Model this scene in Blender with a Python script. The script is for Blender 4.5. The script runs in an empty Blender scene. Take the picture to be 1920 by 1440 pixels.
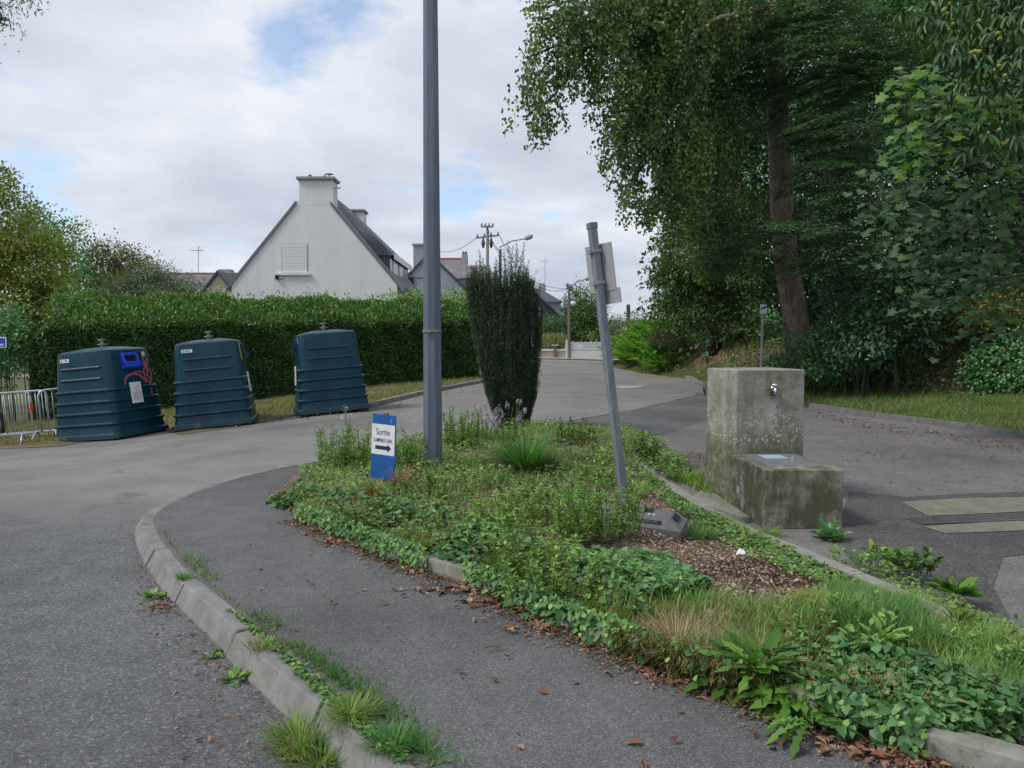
import bpy, math, random
import numpy as np
from mathutils import Vector, Matrix, geometry
R = math.radians
rng = np.random.default_rng(11)
random.seed(5)
scene = bpy.context.scene
COL = scene.collection
# ---------------------------------------------------------------- camera
F, CAMZ, HOR = 1450.0, 1.60, 640.0
PITCH = math.atan((720 - HOR) / F)
cam = bpy.data.cameras.new('camera'); camo = bpy.data.objects.new('camera', cam); COL.objects.link(camo)
cam.sensor_width = 36; cam.lens = 36 * F / 1920; cam.clip_start = 0.05; cam.clip_end = 3000
camo.location = (0, 0, CAMZ); camo.rotation_euler = (R(90) - PITCH, 0, 0)
scene.camera = camo
# ---------------------------------------------------------------- view
scene.view_settings.view_transform = 'Standard'; scene.view_settings.look = 'None'
scene.view_settings.exposure = 0.88; scene.view_settings.gamma = 1.0
# ---------------------------------------------------------------- sky
SUN_EL, SUN_AZ = R(50), R(250)          # azimuth clockwise from +Y
world = bpy.data.worlds.new('World'); scene.world = world; world.use_nodes = True
wt = world.node_tree; wt.nodes.clear(); wn = wt.nodes; wl = wt.links
wo = wn.new('ShaderNodeOutputWorld'); bg = wn.new('ShaderNodeBackground'); bg.inputs[1].default_value = 0.1
sky = wn.new('ShaderNodeTexSky'); sky.sky_type = 'NISHITA'; sky.sun_disc = False
sky.sun_elevation = SUN_EL; sky.sun_rotation = SUN_AZ
tc = wn.new('ShaderNodeTexCoord'); sep = wn.new('ShaderNodeSeparateXYZ'); wl.new(tc.outputs['Generated'], sep.inputs[0])
def wmath(op, a, b):
    m = wn.new('ShaderNodeMath'); m.operation = op
    for i, v in enumerate((a, b)):
        if isinstance(v, (int, float)): m.inputs[i].default_value = v
        else: wl.new(v, m.inputs[i])
    return m.outputs[0]
den = wmath('ADD', wmath('MAXIMUM', sep.outputs[2], 0.0), 0.22)
cmb = wn.new('ShaderNodeCombineXYZ')
wl.new(wmath('DIVIDE', sep.outputs[0], den), cmb.inputs[0]); wl.new(wmath('DIVIDE', sep.outputs[1], den), cmb.inputs[1])
def wnoise(scale, detail, rough, off, dist=0.0):
    mp = wn.new('ShaderNodeMapping'); mp.inputs['Location'].default_value = off; wl.new(cmb.outputs[0], mp.inputs[0])
    n = wn.new('ShaderNodeTexNoise'); n.inputs['Scale'].default_value = scale; n.inputs['Detail'].default_value = detail
    n.inputs['Roughness'].default_value = rough; n.inputs['Distortion'].default_value = dist
    wl.new(mp.outputs[0], n.inputs['Vector']); return n.outputs[0]
def wramp(v, stops):
    r = wn.new('ShaderNodeValToRGB'); e = r.color_ramp.elements
    while len(e) < len(stops): e.new(0.5)
    for i, (p, c) in enumerate(stops): e[i].position = p; e[i].color = (*c, 1)
    wl.new(v, r.inputs[0]); return r.outputs[0]
cloudcol = wramp(wnoise(1.3, 8, 0.55, (3.1, 1.7, 0), 0.2), [(0.33, (2.9, 3.2, 3.8)), (0.50, (3.65, 3.95, 4.5)), (0.68, (4.7, 4.9, 5.3))])
mask = wramp(wnoise(1.7, 7, 0.58, (0.35, 0.9, 2.0), 0.3), [(0.33, (0.35, 0.35, 0.35)), (0.42, (1, 1, 1))])
def hole(px, py, rad, mk):   # a clear gap in the cloud deck in one direction of the sky
    u = (px - 960) / F; v = (720 - py) / F; d = Vector((u, math.cos(PITCH) + v * math.sin(PITCH), -math.sin(PITCH) + v * math.cos(PITCH))).normalized()
    n = wn.new('ShaderNodeVectorMath'); n.operation = 'NORMALIZE'; wl.new(tc.outputs['Generated'], n.inputs[0])
    dt = wn.new('ShaderNodeVectorMath'); dt.operation = 'DISTANCE'; wl.new(n.outputs[0], dt.inputs[0]); dt.inputs[1].default_value = d
    q = wmath('ADD', wmath('DIVIDE', dt.outputs['Value'], rad), wmath('MULTIPLY', wmath('SUBTRACT', wnoise(5.0, 6, .6, (px * .01, py * .013, 0)), .5), 2.4))
    return wmath('MULTIPLY', mk, wramp(q, [(.35, (.25, .25, .25)), (1.0, (1, 1, 1))]))
for hx_, hy_, hr_ in ((640, 25, .055), (530, 85, .05), (60, 360, .06), (860, 365, .05)): mask = hole(hx_, hy_, hr_, mask)
mx = wn.new('ShaderNodeMixRGB'); wl.new(mask, mx.inputs[0])
skm = wn.new('ShaderNodeMixRGB'); skm.blend_type = 'MULTIPLY'; skm.inputs[0].default_value = 1; skm.inputs[2].default_value = (1.0, 1.05, 1.1, 1)
wl.new(sky.outputs[0], skm.inputs[1])
wl.new(skm.outputs[0], mx.inputs[1]); wl.new(cloudcol, mx.inputs[2])
wl.new(mx.outputs[0], bg.inputs[0]); wl.new(bg.outputs[0], wo.inputs[0])
# ---------------------------------------------------------------- sun (veiled by cloud)
sl = bpy.data.lights.new('sun', 'SUN'); sl.energy = 1.5; sl.angle = R(14); sl.color = (1.0, 0.96, 0.9)
so = bpy.data.objects.new('sun', sl); COL.objects.link(so)
sd = Vector((math.sin(SUN_AZ) * math.cos(SUN_EL), math.cos(SUN_AZ) * math.cos(SUN_EL), math.sin(SUN_EL)))
so.rotation_euler = sd.to_track_quat('Z', 'Y').to_euler()
so.location = sd * 50
# ================================================================ helpers
def srgb(r, g, b):
    return tuple(((c / 255) / 12.92 if c / 255 < 0.04045 else ((c / 255 + 0.055) / 1.055) ** 2.4) for c in (r, g, b))
def smooth(a, b, v):
    t = np.clip((v - a) / (b - a), 0, 1); return t * t * (3 - 2 * t)
CP, SP = math.cos(PITCH), math.sin(PITCH)
def ray(px, py):
    u = (px - 960) / F; v = (720 - py) / F
    return np.array([u, CP + v * SP, -SP + v * CP])
def at(px, py, Y):
    d = ray(px, py); t = Y / d[1]; return Vector((d[0] * t, Y, CAMZ + d[2] * t))
def proj(P):
    P = np.asarray(P, float); dy = P[..., 1]; dz = P[..., 2] - CAMZ
    f = dy * CP - dz * SP; up = dy * SP + dz * CP
    return 960 + F * P[..., 0] / f, 720 - F * up / f
# ---- land form: the hedge side falls to the left, the street climbs gently away
def Hr(x, y):
    x = np.asarray(x, float); y = np.asarray(y, float)
    f = np.interp(x, [-16, -7.3, -5.4, -3.6, -0.9, 2, 6], [-0.75, -0.17, -0.01, 0.15, 0.27, 0.25, 0.15])
    return smooth(5.5, 14, y) * f + 0.012 * np.clip(y - 15, 0, 50)
def G(px, py, zf=Hr, off=0.0):
    d = ray(px, py); ts = np.concatenate([np.arange(1, 60, .05), np.arange(60, 500, .5)])
    X = d[0] * ts; Y = d[1] * ts; Z = CAMZ + d[2] * ts
    below = Z < zf(X, Y) + off
    i = int(np.argmax(below)) if below.any() else len(ts) - 1
    lo, hi = ts[max(i - 1, 0)], ts[i]
    for _ in range(30):
        m = (lo + hi) / 2
        if CAMZ + d[2] * m < float(zf(d[0] * m, d[1] * m)) + off: hi = m
        else: lo = m
    return Vector((d[0] * hi, d[1] * hi, CAMZ + d[2] * hi))
def gpts(l, zf=Hr, off=0.0): return [tuple(G(a, b, zf, off).xy) for a, b in l]
def inpoly(x, y, poly):
    x = np.asarray(x, float); y = np.asarray(y, float); r = np.zeros(x.shape, bool); n = len(poly)
    for i in range(n):
        x0, y0 = poly[i]; x1, y1 = poly[(i + 1) % n]
        if y0 == y1: continue
        c = ((y0 > y) != (y1 > y)) & (x < (x1 - x0) * (y - y0) / (y1 - y0) + x0); r ^= c
    return r
def dline(x, y, line):
    x = np.asarray(x, float); y = np.asarray(y, float); best = np.full(x.shape, 1e9)
    for (x0, y0), (x1, y1) in zip(line[:-1], line[1:]):
        dx, dy = x1 - x0, y1 - y0; L = dx * dx + dy * dy + 1e-12
        t = np.clip(((x - x0) * dx + (y - y0) * dy) / L, 0, 1)
        best = np.minimum(best, np.hypot(x - x0 - t * dx, y - y0 - t * dy))
    return best
def densify(pts, step):
    out = []
    for (a, b) in zip(pts[:-1], pts[1:]):
        a = np.array(a, float); b = np.array(b, float); n = max(1, int(np.ceil(np.linalg.norm(b - a) / step)))
        for k in range(n): out.append(tuple(a + (b - a) * k / n))
    out.append(tuple(pts[-1])); return out
def curvy(pts, n=6):
    P = [np.array(p, float) for p in pts]; P = [2 * P[0] - P[1]] + P + [2 * P[-1] - P[-2]]; out = []
    for i in range(1, len(P) - 2):
        for k in range(n):
            t = k / n; a, b, c, d = P[i - 1:i + 3]
            out.append(tuple(0.5 * ((2 * b) + (-a + c) * t + (2 * a - 5 * b + 4 * c - d) * t * t + (-a + 3 * b - 3 * c + d) * t ** 3)))
    out.append(tuple(P[-2])); return out
# ---- objects
def setp(o, label=None, cat=None, group=None, kind=None):
    if label: o['label'] = label
    if cat: o['category'] = cat
    if group: o['group'] = group
    if kind: o['kind'] = kind
    return o
def thing(name, label, cat, loc=(0, 0, 0), rot=(0, 0, 0), group=None):
    o = bpy.data.objects.new(name, None); COL.objects.link(o); o.empty_display_size = 0.2
    o.location = loc; o.rotation_euler = rot; return setp(o, label, cat, group)
def wloc(o):
    v = Vector((0, 0, 0))
    while o: v = v + o.location; o = o.parent
    return v
def link(name, me, mat=None, parent=None, bevel=0, smooth_=False, seg=2):
    if mat is not None: me.materials.append(mat)
    o = bpy.data.objects.new(name, me); COL.objects.link(o)
    if parent is not None: o.parent = parent
    if smooth_:
        me.polygons.foreach_set('use_smooth', np.ones(len(me.polygons), bool))
    if bevel:
        m = o.modifiers.new('bevel', 'BEVEL'); m.width = bevel; m.segments = seg; m.limit_method = 'ANGLE'; m.angle_limit = R(35)
    return o
class MB:
    def __init__(s): s.v = []; s.f = []
    def add(s, V, Fc):
        b = len(s.v); s.v += [tuple(map(float, p)) for p in V]; s.f += [tuple(b + i for i in f) for f in Fc]; return s
    def box(s, c, size, rot=None, taper=1.0):
        hx, hy, hz = [a / 2 for a in size]; V = []
        for z, k in ((-hz, 1), (hz, taper)):
            for x, y in ((-hx, -hy), (hx, -hy), (hx, hy), (-hx, hy)):
                p = Vector((x * k, y * k, z))
                if rot is not None: p = rot @ p
                V.append(p + Vector(c))
        return s.add(V, [(3, 2, 1, 0), (4, 5, 6, 7), (0, 1, 5, 4), (1, 2, 6, 5), (2, 3, 7, 6), (3, 0, 4, 7)])
    def span(s, a, b): # box from corner a to corner b
        return s.box([(p + q) / 2 for p, q in zip(a, b)], [abs(q - p) for p, q in zip(a, b)])
    def tube(s, path, rad, n=8, cap=True):
        path = [Vector(p) for p in path]
        if not hasattr(rad, '__len__'): rad = [rad] * len(path)
        V = []; up = None
        for i, p in enumerate(path):
            d = (path[min(i + 1, len(path) - 1)] - path[max(i - 1, 0)]).normalized()
            if up is None: up = Vector((0, 0, 1)) if abs(d.z) < 0.9 else Vector((1, 0, 0))
            a = d.cross(up).normalized(); b = a.cross(d).normalized(); up = b
            for k in range(n):
                t = 2 * math.pi * (k + .5) / n; V.append(p + (a * math.cos(t) + b * math.sin(t)) * rad[i])
        Fc = []
        for i in range(len(path) - 1):
            for k in range(n): Fc.append((i * n + k, i * n + (k + 1) % n, (i + 1) * n + (k + 1) % n, (i + 1) * n + k))
        if cap: Fc.append(tuple(range(n))[::-1]); Fc.append(tuple((len(path) - 1) * n + k for k in range(n)))
        return s.add(V, Fc)
    def lathe(s, prof, c=(0, 0, 0), n=20, axis='Z'):
        V = []; m = len(prof)
        for r, z in prof:
            for k in range(n):
                t = 2 * math.pi * k / n; p = (r * math.cos(t), r * math.sin(t), z)
                if axis == 'Y': p = (p[0], p[2], p[1])
                if axis == 'X': p = (p[2], p[0], p[1])
                V.append((p[0] + c[0], p[1] + c[1], p[2] + c[2]))
        Fc = [(i * n + k, i * n + (k + 1) % n, (i + 1) * n + (k + 1) % n, (i + 1) * n + k) for i in range(m - 1) for k in range(n)]
        Fc += [tuple(range(n))[::-1], tuple((m - 1) * n + k for k in range(n))]
        return s.add(V, Fc)
    def prism(s, poly, ext): # poly: 3-D points, ext: vector
        n = len(poly); P = [Vector(p) for p in poly]; e = Vector(ext)
        return s.add(P + [p + e for p in P], [tuple(range(n))[::-1], tuple(range(n, 2 * n))] + [(i, (i + 1) % n, n + (i + 1) % n, n + i) for i in range(n)])
    def build(s, name, mat, parent=None, world=True, bevel=0, sm=False, seg=2):
        me = bpy.data.meshes.new(name); o = wloc(parent) if (world and parent is not None) else Vector((0, 0, 0))
        me.from_pydata([(x - o.x, y - o.y, z - o.z) for x, y, z in s.v], [], s.f); me.update()
        import bmesh
        bm = bmesh.new(); bm.from_mesh(me); bmesh.ops.recalc_face_normals(bm, faces=bm.faces); bm.to_mesh(me); bm.free()
        return link(name, me, mat, parent, bevel, sm, seg)
def arrmesh(name, V, faces_flat, tot, attr=None):
    me = bpy.data.meshes.new(name); me.vertices.add(len(V)); me.vertices.foreach_set('co', np.ascontiguousarray(V, np.float32).ravel())
    me.loops.add(len(faces_flat)); me.loops.foreach_set('vertex_index', np.ascontiguousarray(faces_flat, np.int32))
    me.polygons.add(len(tot)); st = np.concatenate([[0], np.cumsum(tot)[:-1]]).astype(np.int32)
    me.polygons.foreach_set('loop_start', st)
    try: me.polygons.foreach_set('loop_total', np.asarray(tot, np.int32))
    except Exception: pass
    if attr is not None:
        a = me.attributes.new('rnd', 'FLOAT', 'POINT'); a.data.foreach_set('value', np.ascontiguousarray(attr, np.float32))
    me.update(calc_edges=True); me.validate(); return me
def fan(outl, c):
    V = [c] + outl; n = len(outl); return V, [(0, 1 + i, 1 + (i + 1) % n) for i in range(n)]
_m = [(0, 0), (-.12, .28), (.02, .52), (.30, .30), (.42, .62), (.62, .28), (1, 0), (.62, -.28), (.42, -.62), (.30, -.30), (.02, -.52), (-.12, -.28)]
_t = [(0, .04), (.2, .07), (.25, .25), (.35, .12), (.42, .4), (.52, .15), (.62, .5), (.78, .45), (.9, .25), (1, 0), (.9, -.25), (.78, -.45), (.62, -.5), (.52, -.15), (.42, -.4), (.35, -.12), (.25, -.25), (.2, -.07), (0, -.04)]
def _bend(x, k): return -k * x * x
SHAPES = {
    'rhomb': ([(0, 0, 0), (.5, .5, .08), (1, 0, -.05), (.5, -.5, .08)], [(0, 1, 2, 3)]),
    'oval': ([(0, 0, 0), (.3, .5, .07), (.75, .36, .03), (1, 0, -.10), (.3, -.5, .07), (.75, -.36, .03)], [(0, 1, 2, 3), (0, 3, 5, 4)]),
    'lance': ([(0, 0, 0), (.3, .5, .03), (.7, .38, -.05), (1, 0, -.22), (.3, -.5, .03), (.7, -.38, -.05)], [(0, 1, 2, 3), (0, 3, 5, 4)]),
    'blade': ([(0, .5, 0), (0, -.5, 0), (.5, .42, -.08), (.5, -.42, -.08), (.8, .25, -.22), (.8, -.25, -.22), (1, 0, -.36)], [(0, 1, 3, 2), (2, 3, 5, 4), (4, 5, 6)]),
    'blade2': ([(0, .5, 0), (0, -.5, 0), (.55, .4, -.1), (.55, -.4, -.1), (1, 0, -.34)], [(0, 1, 3, 2), (2, 3, 4)]),
    'heart': fan([(0, 0, 0), (-.1, .33, .05), (.15, .52, .08), (.55, .40, .03), (1, 0, -.08), (.55, -.40, .03), (.15, -.52, .08), (-.1, -.33, .05)], (.35, 0, -.02)),
    'maple': fan([(x, y, .12 * abs(y) - .1 * x * x) for x, y in _m], (.3, 0, 0)),
    'tooth': ([(x, 0, _bend(x, .35)) for x in (0, .25, .5, .75, 1)] + [], []),
}
# a toothed rosette leaf: midrib with side teeth
def _tooth():
    xs = [0, .12, .20, .27, .36, .43, .52, .59, .68, .76, .87, 1.0]; ws = [.05, .07, .34, .09, .46, .12, .54, .16, .56, .30, .46, 0.02]; V = []; Fc = []
    for x, w in zip(xs, ws):
        z = _bend(x, .38); V += [(x, 0, z - .01), (x - .06 * (w > .32), w, z + .10 * w), (x - .06 * (w > .32), -w, z + .10 * w)]
    for i in range(len(xs) - 1):
        a, b = 3 * i, 3 * i + 3; Fc += [(a, b, b + 1, a + 1), (a, a + 2, b + 2, b)]
    return V, Fc
SHAPES['tooth'] = _tooth()
def leaves(name, P, A, N, L, W, mat, parent=None, shape='oval', rnd=None, bend=1.0):
    P = np.asarray(P, float); n = len(P); A = np.asarray(A, float); N = np.asarray(N, float)
    A = A / (np.linalg.norm(A, axis=1, keepdims=True) + 1e-9)
    B = np.cross(N, A); B /= (np.linalg.norm(B, axis=1, keepdims=True) + 1e-9); N = np.cross(A, B)
    L = np.broadcast_to(np.asarray(L, float), (n,)); W = np.broadcast_to(np.asarray(W, float), (n,))
    TV, TF = SHAPES[shape]; T = np.array(TV, float); k = len(T)
    V = P[:, None, :] + A[:, None, :] * (T[None, :, 0:1] * L[:, None, None]) + B[:, None, :] * (T[None, :, 1:2] * W[:, None, None]) + N[:, None, :] * (T[None, :, 2:3] * L[:, None, None] * bend)
    if parent is not None:
        o = wloc(parent); V = V - np.array([o.x, o.y, o.z])
    fl = np.concatenate([np.array(f) for f in TF]); ft = np.array([len(f) for f in TF])
    FL = (fl[None, :] + (np.arange(n) * k)[:, None]).ravel()
    if rnd is None: rnd = rng.random(n)
    me = arrmesh(name, V.reshape(-1, 3), FL, np.tile(ft, n), np.repeat(rnd, k))
    return link(name, me, mat, parent)
def sheet(name, poly, zf, step, mat, parent=None, kind='structure', jit=.25, extra=None):
    P = densify(list(poly) + [poly[0]], step)[:-1]; n = len(P)
    a = np.array(P); x0, y0 = a.min(0); x1, y1 = a.max(0)
    gx, gy = np.meshgrid(np.arange(x0, x1, step), np.arange(y0, y1, step)); gx = gx.ravel(); gy = gy.ravel()
    gx = gx + rng.uniform(-jit, jit, gx.shape) * step; gy = gy + rng.uniform(-jit, jit, gy.shape) * step
    ok = inpoly(gx, gy, P); gx, gy = gx[ok], gy[ok]
    ok = dline(gx, gy, list(P) + [P[0]]) > step * .45; gx, gy = gx[ok], gy[ok]
    vs = [Vector(p) for p in P] + [Vector((p, q)) for p, q in zip(gx, gy)]
    r = geometry.delaunay_2d_cdt(vs, [(i, (i + 1) % n) for i in range(n)], [], 1, 1e-5)
    v = np.array([(p.x, p.y) for p in r[0]]); z = zf(v[:, 0], v[:, 1])
    me = bpy.data.meshes.new(name); me.from_pydata([(p[0], p[1], q) for p, q in zip(v, z)], [], [tuple(f) for f in r[2]]); me.update()
    for p in me.polygons:
        if p.normal.z < 0: me.flip_normals()
        break
    o = link(name, me, mat, parent, smooth_=True)
    if kind: o['kind'] = kind
    return o
def kerb(name, pts, ztop, zbot, width, slant, stone=1.0, gap=.012, side=1, mat=None, kind='structure', label=None):
    pts = [np.array(p) for p in densify(pts, .12)]
    s = [0.0]
    for a, b in zip(pts[:-1], pts[1:]): s.append(s[-1] + np.linalg.norm(b - a))
    s = np.array(s); xs = np.array([p[0] for p in pts]); ys = np.array([p[1] for p in pts]); m = MB(); t = 0
    while t < s[-1] - .1:
        e = min(t + stone * random.uniform(.96, 1.04), s[-1]); ss = np.linspace(t + gap / 2, e - gap / 2, 5)
        jx = random.uniform(-.006, .006); jz = random.uniform(-.006, .004); V = []
        for q in ss:
            p = np.array([np.interp(q, s, xs), np.interp(q, s, ys)]); p2 = np.array([np.interp(q + .05, s, xs), np.interp(q + .05, s, ys)]) ; p1 = np.array([np.interp(q - .05, s, xs), np.interp(q - .05, s, ys)])
            d = (p2 - p1) / (np.linalg.norm(p2 - p1) + 1e-9); nn = np.array([-d[1], d[0]]) * side
            zt = float(ztop(*p)) + jz; zb = float(zbot(*p)) - .06
            for u, z in ((0 + jx, zb), (0 + jx, zb + .075), (slant + jx, zt), (width + jx, zt), (width + jx, zb)):
                w = p + nn * u; V.append((w[0], w[1], z))
        Fc = []
        for i in range(4):
            for k in range(5): Fc.append((i * 5 + k, i * 5 + (k + 1) % 5, (i + 1) * 5 + (k + 1) % 5, (i + 1) * 5 + k))
        Fc += [(4, 3, 2, 1, 0), (20, 21, 22, 23, 24)]; m.add(V, Fc); t = e
    o = m.build(name, mat, None, bevel=.008)
    o['kind'] = kind
    return o
# ---- materials
MATS = {}
class NT:
    def __init__(s, name):
        s.m = bpy.data.materials.new(name); s.m.use_nodes = True; s.t = s.m.node_tree; s.t.nodes.clear(); s.n = s.t.nodes; s.l = s.t.links
        s.out = s.n.new('ShaderNodeOutputMaterial'); s.bs = s.n.new('ShaderNodeBsdfPrincipled'); s.l.new(s.bs.outputs[0], s.out.inputs[0])
        s.tc = s.n.new('ShaderNodeTexCoord').outputs['Object']
    def set(s, i, v):
        if hasattr(v, 'is_linked') or isinstance(v, bpy.types.NodeSocket): s.l.new(v, i)
        elif isinstance(v, tuple) and len(v) == 3: i.default_value = (*v, 1)
        else: i.default_value = v
    def map(s, scale=(1, 1, 1), loc=(0, 0, 0), src=None):
        n = s.n.new('ShaderNodeMapping'); n.inputs['Scale'].default_value = scale; n.inputs['Location'].default_value = loc
        s.l.new(src or s.tc, n.inputs[0]); return n.outputs[0]
    def noise(s, scale, detail=4, rough=.55, vec=None, dist=0):
        n = s.n.new('ShaderNodeTexNoise'); n.inputs['Scale'].default_value = scale; n.inputs['Detail'].default_value = detail
        n.inputs['Roughness'].default_value = rough; n.inputs['Distortion'].default_value = dist; s.l.new(vec or s.tc, n.inputs['Vector']); return n.outputs[0]
    def vor(s, scale, feat='F1', out='Distance', vec=None):
        n = s.n.new('ShaderNodeTexVoronoi'); n.feature = feat; n.inputs['Scale'].default_value = scale; s.l.new(vec or s.tc, n.inputs['Vector']); return n.outputs[out]
    def ramp(s, v, stops):
        r = s.n.new('ShaderNodeValToRGB'); e = r.color_ramp.elements
        while len(e) < len(stops): e.new(0.5)
        for i, (p, c) in enumerate(stops):
            if isinstance(c, (int, float)): c = (c, c, c)
            e[i].position = p; e[i].color = (*c, 1)
        s.l.new(v, r.inputs[0]); return r.outputs[0]
    def mix(s, f, a, b, mode='MIX'):
        n = s.n.new('ShaderNodeMixRGB'); n.blend_type = mode; s.set(n.inputs[0], f); s.set(n.inputs[1], a); s.set(n.inputs[2], b); return n.outputs[0]
    def math(s, op, a, b=0.0):
        n = s.n.new('ShaderNodeMath'); n.operation = op; s.set(n.inputs[0], a); s.set(n.inputs[1], b); return n.outputs[0]
    def sep(s, v=None):
        n = s.n.new('ShaderNodeSeparateXYZ'); s.l.new(v or s.tc, n.inputs[0]); return n.outputs
    def attr(s, name='rnd'):
        n = s.n.new('ShaderNodeAttribute'); n.attribute_name = name; return n.outputs['Fac']
    def bump(s, h, dist=.01, strength=1.0):
        n = s.n.new('ShaderNodeBump'); n.inputs['Distance'].default_value = dist; n.inputs['Strength'].default_value = strength; s.l.new(h, n.inputs['Height']); s.l.new(n.outputs[0], s.bs.inputs['Normal'])
    def fin(s, col, rough=.8, metal=0.0, spec=None):
        s.set(s.bs.inputs['Base Color'], col); s.set(s.bs.inputs['Roughness'], rough); s.set(s.bs.inputs['Metallic'], metal)
        if spec is not None: s.bs.inputs['Specular IOR Level'].default_value = spec
        return s.m
def simple(name, c1, c2=None, scale=6, rough=.7, metal=0, bump=.0, bscale=40, spec=None):
    if name in MATS: return MATS[name]
    t = NT(name); c2 = c2 or tuple(x * .75 for x in c1)
    col = t.ramp(t.noise(scale, 6, .6), [(.3, c1), (.7, c2)])
    if bump: t.bump(t.noise(bscale, 4), bump)
    MATS[name] = t.fin(col, rough, metal, spec); return MATS[name]
def leafmat(name, dark, mid, light, rough=.5, trans=.25, spec=.35, cl=1.3):
    if name in MATS: return MATS[name]
    t = NT(name); v = t.math('ADD', t.math('MULTIPLY', t.attr(), .6), t.math('MULTIPLY', t.noise(cl, 3), .75))
    col = t.ramp(v, [(.30, dark), (.62, mid), (.95, light)])
    t.fin(col, rough, 0, spec)
    tr = t.n.new('ShaderNodeBsdfTranslucent'); t.l.new(t.mix(1.0, col, (1.2, 1.35, .6), 'MULTIPLY'), tr.inputs[0])
    ms = t.n.new('ShaderNodeMixShader'); ms.inputs[0].default_value = trans
    t.l.new(t.bs.outputs[0], ms.inputs[1]); t.l.new(tr.outputs[0], ms.inputs[2]); t.l.new(ms.outputs[0], t.out.inputs[0])
    MATS[name] = t.m; return t.m
def text_mesh(txt, size, name, mat, parent, mtx, ext=.0006, sx=1.0, off=0.0):
    cu = bpy.data.curves.new(name, 'FONT'); cu.body = txt; cu.size = size; cu.align_x = 'CENTER'; cu.align_y = 'CENTER'; cu.extrude = ext; cu.offset = off; cu.resolution_u = 3
    to = bpy.data.objects.new(name, cu); COL.objects.link(to); dg = bpy.context.evaluated_depsgraph_get()
    me = bpy.data.meshes.new_from_object(to.evaluated_get(dg)); bpy.data.objects.remove(to)
    me.transform(mtx @ Matrix.Diagonal((sx, 1, 1, 1))); me.materials.clear(); me.name = name
    return link(name, me, mat, parent)
def ortho(z):
    z = Vector(z).normalized(); x = Vector((0, 0, 1)).cross(z).normalized(); y = z.cross(x); return Matrix((x, y, z)).transposed()
# ================================================================ lines on the ground (road level)
EDGE = [(6.2, 46)] + gpts([(1128, 684), (1200, 700), (1300, 712), (1410, 738), (1515, 766), (1640, 785), (1780, 803), (1920, 824)]) + [(9.6, 7.5), (11, 2), (12.5, -8)]
WOOD = EDGE + [(120, -8), (120, 46)]
KOUT = [(1.2, -1.5), (0.55, 0.6), (0.0, 1.75)] + gpts([(640, 1440), (520, 1330), (440, 1250), (378, 1185), (312, 1120), (275, 1065), (254, 1010), (262, 978), (300, 948), (345, 925), (420, 900), (480, 885), (560, 871), (700, 848), (850, 822), (980, 800), (1090, 784), (1190, 766), (1290, 743), (1316, 728), (1308, 714)])
KOUT = curvy(KOUT, 4)
def bedx(y): return 1.55 - (y - 4.1) * .38
def po(x, y):
    x = np.asarray(x, float); y = np.asarray(y, float)
    return .012 + .105 * (1 - smooth(5.0, 8.6, y)) * (1 - smooth(-.3, .3, x - bedx(y)))
def Zp(x, y): return Hr(x, y) + po(x, y)
FK = gpts([(560, 975), (640, 1006), (700, 1035), (800, 1072), (900, 1105), (1000, 1152), (1100, 1198), (1250, 1258), (1400, 1312), (1560, 1365), (1700, 1412), (1920, 1478)], Zp)
d_ = np.array(FK[-1]) - np.array(FK[-2]); d_ /= np.linalg.norm(d_)
FK = FK + [tuple(np.array(FK[-1]) + d_ * 1.0), tuple(np.array(FK[-1]) + d_ * 3)]
FK = curvy(FK, 4)
RK = gpts([(1205, 868), (1262, 905), (1330, 947), (1400, 982), (1470, 1012), (1560, 1047), (1700, 1105), (1800, 1150), (1920, 1207)], Hr, .14)
d_ = np.array(RK[-1]) - np.array(RK[-2]); d_ /= np.linalg.norm(d_)
RK = RK + [tuple(np.array(RK[-1]) + d_ * 2.5)]
BK = gpts([(490, 947), (535, 905), (600, 874), (700, 850), (850, 826), (1000, 806), (1100, 796), (1180, 815), (1245, 842)], Hr, .03)
LEFTB = [BK[0]] + FK
RIGHTB = BK + RK
BED = LEFTB + RK[::-1] + BK[::-1][:-1]
def Zb(x, y):
    x = np.asarray(x, float); y = np.asarray(y, float)
    d1 = dline(x, y, LEFTB); d2 = dline(x, y, RIGHTB); dm = np.minimum(d1, d2)
    top1 = Zp(x, y) + .075; top2 = Hr(x, y) + .13
    base = (d2 * top1 + d1 * top2) / (d1 + d2 + 1e-6)
    base = base + .10 * smooth(.1, 1.2, dm) + .02 * np.sin(x * 5 + y * 3) * smooth(0, .4, dm)
    return Hr(x, y) + (base - Hr(x, y)) * smooth(-.02, .10, dm) - .02
def lawnw(y): return np.interp(y, [9, 13, 15, 17, 18.5, 22, 26, 40], [4.3, 4.2, 3.7, 2.5, 1.7, .9, .4, .3])
def Bank(x, y):
    x = np.asarray(x, float); y = np.asarray(y, float)
    d = np.where(inpoly(x, y, WOOD), dline(x, y, EDGE), 0); w = lawnw(y); e = np.clip(d - w, 0, None)
    return (.09 * np.minimum(d, w) + 1.2 * smooth(0, 1.7, e) + .04 * np.clip(e - 2, 0, 40) + .05 * np.sin(x * 2.1 + y) * smooth(0, 1, e)) * (1 - smooth(43, 46, y))
def Zg(x, y): return Hr(x, y) - .03 + Bank(x, y) + .06 * smooth(0, .5, Bank(x, y) * 12)
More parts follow.
